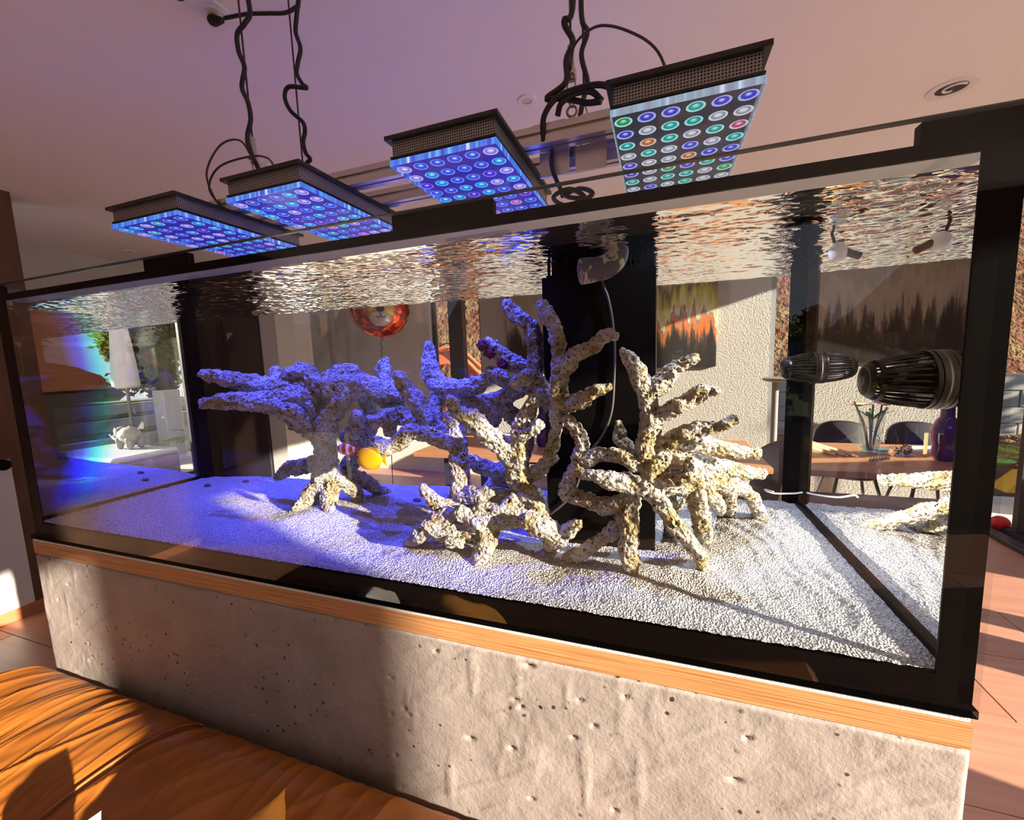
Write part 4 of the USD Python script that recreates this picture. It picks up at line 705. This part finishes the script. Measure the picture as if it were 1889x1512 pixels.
# ------------------------------------------------------------------ dining room seen through the tank
tb = thing('dining_table', 'long oak dining table behind the aquarium', 'table', (-.65, 2.8, 0))
for k in range(5):
    y0 = 2.32 + k * .19; part('tabletop_plank', box(-2.0, .70, y0 + .0008, y0 + .1892, .71, .75, .002), MAT['wood'], tb)
for x in (-1.7, .12):
    for y in (2.42, 3.17): part('leg', box(x - .04, x + .04, y - .04, y + .04, 0, .71, .004), MAT['frame'], tb)
    part('leg_stretcher', box(x - .02, x + .02, 2.46, 3.13, .64, .70, .003), MAT['frame'], tb)
def chair(loc, rz, label, mat, first=None):
    t = thing('dining_chair', label, 'chair', loc, rz)
    def L(m, name): part(name, m, MAT[mat], t, smooth=40, local=True)
    U, V = np.linspace(-1.25, 1.25, 25), np.linspace(0, 1, 12)
    def shell(off):
        return lambda X, Y: np.stack([(.235 + off) * np.sin(X) * (1 + .04 * Y), -.02 + (.235 + off) * np.cos(X) + .05 * Y, .43 + Y * (.42 - .13 * np.abs(X / 1.25) ** 2.5)], -1)
    a, b = grid(U, V, shell(0)), grid(U, V, shell(.012)); L(cat(flip(a), b), 'backrest'); L(tube(shell(.006)(U, np.full(25, 1.0)).reshape(-1, 3), .009, 8, 2), 'backrest_rim')
    L(lathe([(0, .43), (.20, .43), (.225, .445), (.225, .465), (.19, .48), (0, .475)], (0, 0, 0), 28), 'seat')
    for sx in (-1, 1):
        for sy in (-1, 1): L(cyl((sx * .13, sy * .13, .43), (sx * .22, sy * .22, 0), .013, 10, .009), 'leg')
    return t
chair((-.72, 3.52, 0), 0, 'dark chair at the far side of the oak table behind the vase', 'chair'); chair((-1.24, 3.52, 0), 0, 'dark chair at the far side of the oak table behind the purple bottle', 'chair')
chair((.65, 2.66, 0), -80, 'grey chair with a curved back at the right end of the oak table', 'grey_chair')
bn = thing('bench', 'closed dark grey bench on the near side of the oak table', 'bench', (-.3, 2.1, 0)); part('bench_front', box(-1.15, .30, 2.02, 2.22, 0, .60, .006), MAT['dark_cab'], bn); part('bench_seat', box(-1.17, .32, 2.0, 2.26, .60, .63, .006), MAT['dark_cab'], bn)
pt = thing('painting', 'large abstract canvas with orange and grey drips on the plaster wall', 'painting', (-.6, YB - .03, 1.36))
part('canvas', box(-1.80, .575, YB - .045, YB - .002, 1.365, 2.50, .003), MAT['painting'], pt)
bt = thing('bar_table', 'tall round bar table by the corner window', 'bar table', (1.16, 3.75, 0))
part('table_top', lathe([(0, 1.225), (.20, 1.225), (.225, 1.24), (.225, 1.255), (.20, 1.262), (0, 1.262)], (1.14, 3.75, 0), 40), MAT['grey_chair'], bt, smooth=40)
part('column', cyl((1.02, 3.75, .03), (1.02, 3.75, 1.225), .028, 16), MAT['grey_chair'], bt, smooth=40); part('base', lathe([(0, 0), (.22, 0), (.22, .015), (.04, .035), (0, .035)], (1.06, 3.75, 0), 32), MAT['grey_chair'], bt, smooth=40)
mg = thing('magazine', 'white booklet lying on the tall bar table', 'booklet', (1.18, 3.75, 1.262)); part('pages', box(1.10, 1.29, 3.66, 3.84, 1.262, 1.272, .001), MAT['paper'], mg)
va = thing('flower_vase', 'clear glass vase holding pale amaryllis flowers on the oak table', 'vase', (-.66, 2.9, .75))
part('glass_body', lathe([(0, .752), (.045, .752), (.05, .80), (.062, .93), (.075, 1.02), (.072, 1.02), (.058, .93), (.046, .80), (.041, .76), (0, .76)], (-.62, 2.92, 0), 28), MAT['clear'], va, smooth=40)
for k, (dx, dy, h) in enumerate(((.0, .0, 1.10), (.05, .03, 1.06), (-.05, .02, 1.18), (.03, -.04, 1.04), (-.03, -.05, 1.09), (.07, 0, 1.12))):
    part('stem', tube([(-.62 + dx * .2, 2.92 + dy * .2, .765), (-.62 + dx * .7, 2.92 + dy * .7, .95), (-.62 + dx * 1.6, 2.92 + dy * 1.6, h)], .006, 6), MAT['stem'], va, smooth=True)
def leafm(p, d, L, w):
    p, d = np.array(p, float), np.array(d, float); d /= np.linalg.norm(d); s = np.cross(d, [0, 0, 1.0]); s /= np.linalg.norm(s) + 1e-9; v = []
    for t in np.linspace(0, 1, 7):
        c = p + d * L * t + np.array([0, 0, -.25 * L * t * t]); ww = w * np.sin(np.pi * (t * .92 + .06)); v += [c - s * ww, c + s * ww + [0, 0, .002]]
    f = []
    for i in range(6): f += [(2 * i, 2 * i + 1, 2 * i + 3), (2 * i, 2 * i + 3, 2 * i + 2)]
    return trimesh.Trimesh(v, f, process=False)
for k in range(7):
    a = k * .9; part('leaf', leafm((-.62, 2.92, .99), (np.cos(a), np.sin(a), .9), .17, .012), MAT['stem'], va, smooth=True)
for c in ((-.70, 2.95, 1.19), (-.55, 2.97, 1.08), (-.66, 2.84, 1.10)):
    for k in range(6):
        a = k * 1.05; part('petal', leafm(c, (np.cos(a), np.sin(a), .5), .105, .034), MAT['petal'], va, smooth=True)
bo = thing('glass_bottle', 'purple bulbous glass bottle on the oak table', 'bottle', (-.95, 2.75, .75))
part('bottle_body', lathe([(0, .752), (.05, .752), (.068, .79), (.062, .85), (.075, .92), (.072, .97), (.05, 1.02), (.036, 1.04), (.034, 1.12), (.028, 1.12), (.028, 1.04), (0, 1.03)], (-.95, 2.75, 0), 32), MAT['purple_glass'], bo, smooth=40); part('stopper', cyl((-.95, 2.75, 1.12), (-.95, 2.75, 1.15), .03, 16), MAT['purple_glass'], bo, smooth=40)
solo('wooden_ruler', box(-.905, -.885, 2.84, 2.845, .75, .915, .001), MAT['pencil'], 'pale wooden ruler standing upright on the oak table', 'ruler')
for k, (dx, lab) in enumerate(((0, 'nearest to the table edge'), (.055, 'middle one of the three'), (.11, 'farthest from the table edge'))):
    t = thing('bamboo_stick', 'long pale bamboo stick lying across the oak table, ' + lab, 'stick', (-.4 + dx, 3.1, .75)); part('shaft', cyl((-.47 + dx, 2.75, .761), (-.33 + dx, 3.26, .761), .011, 8), MAT['pencil'], t, smooth=40); part('tip', cyl((-.47 + dx, 2.75, .761), (-.478 + dx, 2.722, .761), .010, 8, .002), MAT['cone'], t, smooth=40)
for k in range(6):
    x = -.5 - .022 * k; solo('paintbrush', tube([(x, 2.62 + .015 * k, .756), (x - .05, 2.72 + .015 * k, .756)], [.005, .003], 6, 0), MAT['frame'], 'thin dark brush in the fan of brushes beside the bamboo sticks', 'brush', group='brushes beside the sticks')
cd = thing('greeting_card', 'teal picture card lying beside the vase', 'card', (-.72, 3.03, .75)); part('card_board', slab([(-.60, 2.88), (-.84, 2.84), (-.87, 3.12), (-.63, 3.16)], .7502, .754), MAT['card'], cd)
part('card_motif', slab([(-.66, 2.93), (-.80, 2.91), (-.82, 3.0), (-.68, 3.02)], .754, .7545), MAT['frame'], cd)
for x, y, lab in ((-.70, 2.79, 'left'), (-.80, 2.86, 'right')):
    t = thing('pine_cone', f'brown pine cone on the oak table, the {lab} one of two', 'pine cone', (x, y, .75)); part('core', ball((x, y, .79), .03, (1, 1, 1.15)), MAT['cone'], t, smooth=True)
    for i in range(34):
        ph, th = i * 2.4, np.arccos(1 - 2 * (i + .5) / 34); d = np.array([np.sin(th) * np.cos(ph), np.sin(th) * np.sin(ph), np.cos(th)]); part('scale', hullm([np.array([x, y, .79]) + d * .024 + o for o in ((.008, 0, 0), (-.008, 0, 0), (0, .008, 0), (0, -.008, 0))] + [np.array([x, y, .79]) + d * .044 + (0, 0, .006)]), MAT['cone'], t)
pk = thing('paper_sheets', 'white papers on the far side of the oak table', 'paper', (-1.0, 3.1, .75)); part('sheet', slab([(-.9, 3.0), (-1.2, 2.95), (-1.22, 3.16), (-.92, 3.2)], .7502, .7515), MAT['paper'], pk); part('sheet', slab([(-.95, 3.05), (-1.3, 3.1), (-1.28, 3.24), (-.93, 3.2)], .7517, .753), MAT['paper'], pk)
tray = thing('tray', 'low white rack at the far edge of the oak table', 'rack', (-1.25, 3.1, .75)); part('rack_body', box(-1.5, -1.27, 2.9, 3.08, .7502, .80, .004), MAT['paper'], tray)
# dark cabinet, balloon
cb = thing('tall_cabinet', 'tall dark cabinet at the far left of the dining room', 'cabinet', (-4.7, 2.95, 0))
part('cabinet_body', box(-5.19, -4.10, 2.72, 3.2, 0, 2.10, .004), MAT['dark_cab'], cb); part('door', box(-5.17, -4.65, 2.70, 2.72, .08, 2.06, .003), MAT['dark_cab'], cb); part('door', box(-4.64, -4.12, 2.70, 2.72, .08, 2.06, .003), MAT['dark_cab'], cb)
for x in (-4.69, -4.6): part('handle', box(x - .008, x + .008, 2.68, 2.70, 1.0, 1.3, .003), MAT['frame'], cb)
oc = thing('cupboard', 'warm orange-brown wooden cupboard blurred behind the left end of the tank', 'cupboard', (-5.0, 1.6, 0))
part('upper_front', box(-5.19, -4.9, .86, 2.4, 1.38, 2.12, .004), MAT['cup'], oc); part('lower_front', box(-5.19, -4.92, .88, 2.38, 0, 1.36, .004), MAT['dark_cab'], oc)
struct('trim_2', box(-4.095, -3.87, 2.72, 3.2, 0, 2.2), MAT['greywall'])
bl = thing('foil_balloon', 'red foil lion balloon floating in front of the grey wall', 'balloon', (-2.88, 3.2, 1.8)); c = np.array([-2.88, 3.2, 2.13])
F_ = lambda m: rot(m, 37, [0, 0, 1], c)
v = trimesh.creation.icosphere(4, 1.0); a = np.arctan2(v.vertices[:, 2], v.vertices[:, 0]); rr = 1 + .035 * np.abs(np.sin(a * 9)) * (1 - np.abs(v.vertices[:, 1]))
v.vertices = v.vertices * rr[:, None] * np.array([.305, .13, .315]) * (1 + .05 * (fbm(v.vertices * 5, 3, 5) - .5))[:, None] + c; part('mane', F_(v), MAT['foil'], bl, smooth=True)
part('face', F_(ball(c + [0, -.06, -.02], .19, (1, .45, 1.05), 3)), MAT['foil_yellow'], bl, smooth=True); part('muzzle', F_(ball(c + [0, -.105, -.11], .105, (1.15, .45, .95), 3)), MAT['foil_white'], bl, smooth=True)
part('nose', F_(ball(c + [0, -.155, -.03], .035, (1.2, .5, .9))), MAT['mouth'], bl, smooth=True)
part('mouth', F_(cat(tube([c + [0, -.156, 0], c + [0, -.158, -.045]], .004, 6, 0), tube([c + [0, -.158, -.045], c + [.025, -.155, -.065], c + [.05, -.148, -.05]], .004, 6), tube([c + [0, -.158, -.045], c + [-.025, -.155, -.065], c + [-.05, -.148, -.05]], .004, 6)).apply_translation([0, 0, -.055])), MAT['mouth'], bl)
for s in (-1, 1):
    part('eye', F_(ball(c + [s * .07, -.135, .085], .02, (1, .5, 1.2))), MAT['mouth'], bl, smooth=True); part('ear', F_(ball(c + [s * .2, -.02, .24], .07, (1, .5, 1), 2)), MAT['foil_yellow'], bl, smooth=True)
part('tail', hullm([c + [0, 0, -.305], c + [-.025, 0, -.345], c + [.025, 0, -.345], c + [0, .02, -.33]]), MAT['foil'], bl); part('ribbon', tube([c + [0, 0, -.34], c + [-.03, 0, -.39], c + [-.005, 0, -.43], c + [-.02, 0, -.52], c + [.02, 0, -1.2], c + [0, 0, -2.1]], .004, 6), MAT['mouth'], bl)

# ------------------------------------------------------------------ outdoors beyond the back wall
def bank(X, Y):
    P3 = np.stack([X, Y, 0 * X], -1); return np.stack([X, Y, -.25 + 6.5 / (1 + np.exp(-(Y - 11.8) / 1.2)) + .55 * (fbm(P3 * .7, 5, 81) - .5) * np.clip((Y - 6) / 3, 0, 1) + .12 * (fbm(P3 * 5, 3, 83) - .5)], -1)
solo('soil_bank', grid(np.linspace(-14, 9, 150), np.linspace(4.75, 18, 110), bank), MAT['soil'], 'brown soil bank with dry grass outside the back windows', 'ground', smooth=True, kind='stuff')
dg = thing('excavator_arm', 'orange excavator arm in front of the soil bank outside the back window', 'excavator', (-5, 9, 0))
def limb(pts, w, y=9.0): # outline in the x z plane
    from shapely.geometry import LineString
    return extrude(list(LineString(pts).buffer(w, cap_style=2, join_style=1).exterior.coords), .28, 'xz', y - .14)
part('boom', limb([(-5.70, 1.25), (-5.45, 1.62), (-5.05, 1.66), (-4.6, 1.33), (-4.1, .86), (-3.2, .1)], .16), MAT['digger'], dg); part('hydraulic_cylinder', tube([(-5.35, 8.8, 1.86), (-4.9, 8.8, 1.85), (-4.2, 8.8, 1.22), (-3.6, 8.8, .7)], .055, 10), MAT['digger'], dg, smooth=True)
part('hydraulic_cylinder', tube([(-5.3, 9.2, 1.9), (-5.0, 9.2, 1.95), (-4.3, 9.2, 1.35), (-3.6, 9.2, .75)], .04, 10), MAT['digger'], dg, smooth=True); part('hose', tube([(-5.45, 8.85, 1.74), (-5.2, 8.8, 1.98), (-4.8, 8.8, 1.92), (-4.2, 8.8, 1.32)], .018, 8), MAT['black_matte'], dg, smooth=True)
part('dipper', limb([(-5.62, 1.3), (-6.2, .2), (-6.3, -.1)], .12), MAT['digger'], dg)

# ------------------------------------------------------------------ the terrace to the right
struct('terrace', box(XR + .13, 14, -8, 4.7, -.2, -.02), MAT['paving'])
def gap(n): return [(i, j) for i in range(n[0]) for j in range(n[1])]
lg = thing('wicker_daybed', 'grey wicker daybed with a flat cushion on the terrace', 'daybed', (3.4, 3.0, 0)); part('wicker_base', box(2.78, 4.3, 2.55, 3.35, 0, .33, .02), pbr('wicker_weave', (.30, .28, .26), .8, bump=((90, 90, 60), 1.0, .01, 1)), lg); part('flat_cushion', box(2.77, 4.31, 2.54, 3.36, .33, .42, .03), MAT['cushion'], lg)
el = thing('elephant_statue', 'grey stone elephant statue resting on the wicker daybed', 'statue', (3.5, 3.1, .42)); e0 = np.array([3.45, 3.13, .42])
def capsule(a, b, r0, r1): return np.vstack([ICO * r0 + a, ICO * r1 + b])
bones = [mf.Manifold.hull_points(np.vstack([ICO * [.17, .13, .13] + e0 + [0, -.0, .20], ICO * [.15, .12, .12] + e0 + [.1, .02, .19]]))]
for dx in (-.09, .13):
    for dy in (-.07, .07): bones.append(mf.Manifold.hull_points(capsule(e0 + [dx, dy, .14], e0 + [dx, dy, .035], .05, .04)))
bones += [mf.Manifold.hull_points(capsule(e0 + [.22, .02, .24], e0 + [.30, .02, .22], .085, .06)), mf.Manifold.hull_points(capsule(e0 + [.32, .02, .2], e0 + [.38, .02, .12], .04, .025)), mf.Manifold.hull_points(capsule(e0 + [.38, .02, .12], e0 + [.46, .02, .14], .025, .018))]
q = mf.Manifold.batch_boolean(bones, mf.OpType.Add).refine_to_length(.015).to_mesh(); m = trimesh.Trimesh(q.vert_properties[:, :3], q.tri_verts); m.merge_vertices(); trimesh.smoothing.filter_taubin(m, iterations=10); part('body', m, MAT['stone'], el, smooth=True)
for s in (-1, 1): part('ear', ball(e0 + [.2, .02 + s * .085, .25], .06, (.9, .25, 1.1)), MAT['stone'], el, smooth=True); part('tusk', tube([e0 + [.33, .02 + s * .04, .19], e0 + [.40, .02 + s * .045, .17], e0 + [.45, .02 + s * .04, .2]], .009, 6), MAT['paper'], el, smooth=True)
for k, (x, z, lab) in enumerate(((5.0, .42, 'lowest'), (5.9, .66, 'middle'), (6.8, .90, 'highest'))):
    t = thing('garden_step', f'long pale concrete garden step, the {lab} of three', 'step', (x, 4.0, 0)); part('step_block', box(x, x + .9, 2.4, 6.2, -.02, z, .01), MAT['stone'], t); part('moss_strip', box(x + .2, x + .9, 2.42, 6.18, z, z + .03, .008), MAT['lawn'], t)
gb = thing('planter', 'white square planter on the terrace', 'planter', (5.0, 4.5, .42)); part('pot', box(4.62, 4.92, 4.32, 4.62, -.02, 1.2, .01), MAT['white_panel'], gb); part('soil', box(4.65, 4.89, 4.35, 4.59, 1.2, 1.215), MAT['soil'], gb)
for k in range(5): part('twig', tube([(4.77, 4.47, 1.2), (4.77 + .04 * (k - 2), 4.47, 1.5), (4.77 + .09 * (k - 2), 4.47 + .03 * k, 1.9)], .007, 6), MAT['trunk'], gb, smooth=True)
pm = thing('potted_palm', 'potted palm on the terrace beside the wicker daybed', 'plant', (3.4, 4.15, -.02)); part('pot', lathe([(0, -.02), (.15, -.02), (.19, .34), (.17, .34), (.16, .30), (0, .30)], (3.4, 4.15, 0), 24), MAT['stone'], pm, smooth=40)
for k in range(13):
    an, el_ = k * 2.4, .5 + .5 * ((k * 7) % 5) / 5; d = np.array([np.cos(an) * np.cos(el_), np.sin(an) * np.cos(el_), np.sin(el_)]); p0 = np.array([3.4, 4.15, .32]); q = [p0 + d * .72 * t - np.array([0, 0, .30 * t * t]) for t in np.linspace(0, 1, 12)]; sd = np.cross(d, [0, 0, 1.0]); sd /= np.linalg.norm(sd)
    part('frond', cat(tube(q, [.008, .003], 5, 0), *[leafm(q[j], sd * s + d * .6 - np.array([0, 0, .15]), .30 * np.sin(np.pi * (j + 2) / 15), .016) for j in range(3, 12) for s in (-1, 1)]), MAT['leaf'], pm)
um = thing('folded_parasol', 'pale folded parasol hanging in the garden', 'parasol', (5.0, 4.0, -.02)); part('folded_canopy', lathe([(.02, 2.55), (.12, 2.3), (.17, 1.7), (.19, 1.32), (.12, 1.27), (.02, 1.3)], (4.75, 3.86, 0), 20), MAT['white_fabric'], um, smooth=True); part('pole', cyl((4.75, 3.86, -.02), (4.75, 3.86, 2.6), .025, 12), MAT['frame_grey'], um, smooth=40)
gs = thing('garden_wall', 'low grey stone wall at the end of the terrace', 'wall', (5, 8, 0))
for j in range(4):
    for i in range(16):
        x = 1.6 + i * .62 + (j % 2) * .3; part('stone_block', box(x + .006, x + .614, 8.0 + .02 * rng.random(), 8.3, -.02 + j * .26, .235 + j * .26, .012), MAT['stone'], gs)
toys = [('toy_ring', 'red toy ring on top of the plastic toys outside the door', 'red', lathe([(.10, -.03), (.14, 0), (.10, .03), (.07, 0), (.10, -.03)], (3.66, 5.0, .30), 24)), ('toy_wedge', 'yellow toy ramp outside the door', 'yellow', hullm([(3.36, 4.85, 0), (3.8, 4.85, 0), (3.36, 5.1, 0), (3.8, 5.1, 0), (3.52, 4.88, .20), (3.72, 4.88, .20), (3.52, 5.07, .20), (3.72, 5.07, .20)])), ('toy_peg', 'blue plastic toy post outside the door', 'blue', tube([(3.62, 4.7, -.02), (3.63, 4.7, .1), (3.66, 4.7, .18)], .05, 12)), ('toy_dish', 'green toy dish outside the door', 'green', lathe([(0, .21), (.10, .21), (.14, .25), (.12, .25), (.09, .225), (0, .225)], (3.50, 5.25, 0), 24))]
toys[0][3].apply_translation([0, 0, -.055])
for n_, lab, mt, m in toys: m.apply_translation([0, 0, -.02]); solo(n_, m, MAT[mt], lab, 'toy', smooth=40)
solo('toy_ball', ball((2.60, 3.62, .06), .06, sub=3), MAT['red'], 'red toy ball on the floor at the door track', 'ball', smooth=True)
def tree(name, label, c, h, R, n, mat, seed, trunk=True):
    t = thing(name, label, 'tree', c); r_ = np.random.default_rng(seed); c = np.array(c, float)
    if trunk: part('trunk', tube([c, c + [.1, 0, h * .35], c + [0, .1, h * .75]], [.14, .10, .04], 10), MAT['trunk'], t, smooth=True)
    cl = r_.normal(size=(26, 3)); cl *= (r_.random((26, 1)) ** .4) / np.linalg.norm(cl, axis=1, keepdims=True); cen = c + [0, 0, h * .62] + cl * [R, R, h * .36]
    k = r_.integers(0, 26, n); p = cen[k] + r_.normal(size=(n, 3)) * R * .17; d = r_.normal(size=(n, 3)); d /= np.linalg.norm(d, axis=1, keepdims=True); s = np.cross(d, r_.normal(size=(n, 3))); s /= np.linalg.norm(s, axis=1, keepdims=True); L = .10 * (.7 + .6 * r_.random((n, 1))) * max(1, R)
    v = np.stack([p - d * L, p + s * L * .45, p + d * L, p - s * L * .45], 1).reshape(-1, 3); a = np.arange(n) * 4
    part('foliage', trimesh.Trimesh(v, np.vstack([np.stack([a, a + 1, a + 2], 1), np.stack([a, a + 2, a + 3], 1)]), process=False), MAT[mat], t, kind='stuff')
tree('garden_tree', 'leafy green tree behind the garden steps', (8.4, 6.4, -.02), 4.2, 1.0, 9000, 'leaf', 1); tree('garden_tree', 'dark bushy tree at the end of the terrace', (9.2, 3.2, -.02), 4.0, 1.0, 7000, 'leaf', 2)
solo('hedge', blob((11.8, 4.4, .9), 1.3, (.7, 2.2, .9), 5, .5), pbr('hedge_green', (.045, .06, .03), .95, bump=(14, 1.0, .1, 4)), 'dark clipped hedge along the garden edge', 'hedge', smooth=True)

# ------------------------------------------------------------------ the street behind the photographer, mirrored in the front glass
struct('street_ground', box(-45, 30, -60, -7, -3.4, -3.2), MAT['lawn']); struct('front_terrace', box(-8, XR + .1, -7, YF - .12, -.3, -.02), MAT['paving'])
def house(name, label, x0, x1, y, zb, ze, za, xa, mw, depth=7, wins=()):
    t = thing(name, label, 'house', ((x0 + x1) / 2, y - depth / 2, zb)); part('wall', extrude([(x0, zb), (x1, zb), (x1, ze), (xa, za), (x0, ze)], depth, 'xz', y - depth), MAT[mw], t)
    for a, b in (((x0, ze), (xa, za)), ((x1, ze), (xa, za))):
        a, b = np.array(a), np.array(b); d = (a - b) / np.linalg.norm(a - b); a = a + d * .45; n = np.array([-d[1], d[0]]); n *= np.sign(n[1]); part('roof', extrude([tuple(a), tuple(b), tuple(b + n * .22), tuple(a + n * .22)], depth + .6, 'xz', y - depth - .2), MAT['roof'], t)
    for wx, wz, ww, wh in wins:
        w_ = part('window', box(wx - ww / 2 - .06, wx + ww / 2 + .06, y, y + .06, wz - wh / 2 - .06, wz + wh / 2 + .06), MAT['house_white'], t); part('window_pane', box(wx - ww / 2, wx + ww / 2, y + .05, y + .07, wz - wh / 2, wz + wh / 2), MAT['frame'], w_)
    part('chimney', box(xa + .6, xa + 1.2, y - 3.2, y - 2.6, za - 1, za + .7), MAT['brick'], t)
house('house', 'white gabled house across the street with two windows', -15.2, -10.2, -15, -3.2, 1.7, 4.5, -12.6, 'house_white', wins=((-13.1, .9, .8, 1.2), (-11.0, .1, .8, 1.2), (-12.6, 2.6, .7, .8)))
house('house', 'house with a broad dark roof across the street, farthest left', -27, -16.3, -17, -3.2, .8, 4.0, -20.5, 'brick'); house('house', 'dark brick house across the street right of the white gable', -9.0, -1.5, -15, -3.2, 1.6, 4.9, -6.6, 'brick', wins=((-7.5, .6, .9, 1.2), (-4.5, .6, .9, 1.2)))
house('house', 'brick house behind the street trees at the far right', 9.2, 17, -20, -3.2, 2.6, 6.6, 13, 'brick')
for i, (x, y, h, R, n, mt, lab) in enumerate(((3.2, -15, 6.3, 1.15, 6000, 'leaf', 'tall dark street tree, nearest the dark brick house'), (6.4, -20, 7.0, 1.3, 7000, 'leaf_autumn', 'street tree with autumn brown leaves'), (4.55, -11, 4.5, .8, 6000, 'leaf', 'low dark street tree in front of the brown one'), (7.3, -15, 6.2, 1.2, 6000, 'leaf', 'dark street tree in front of the far right brick house'))):
    tree('street_tree', lab, (x, y, -3.2), h, R, n, mt, 20 + i)
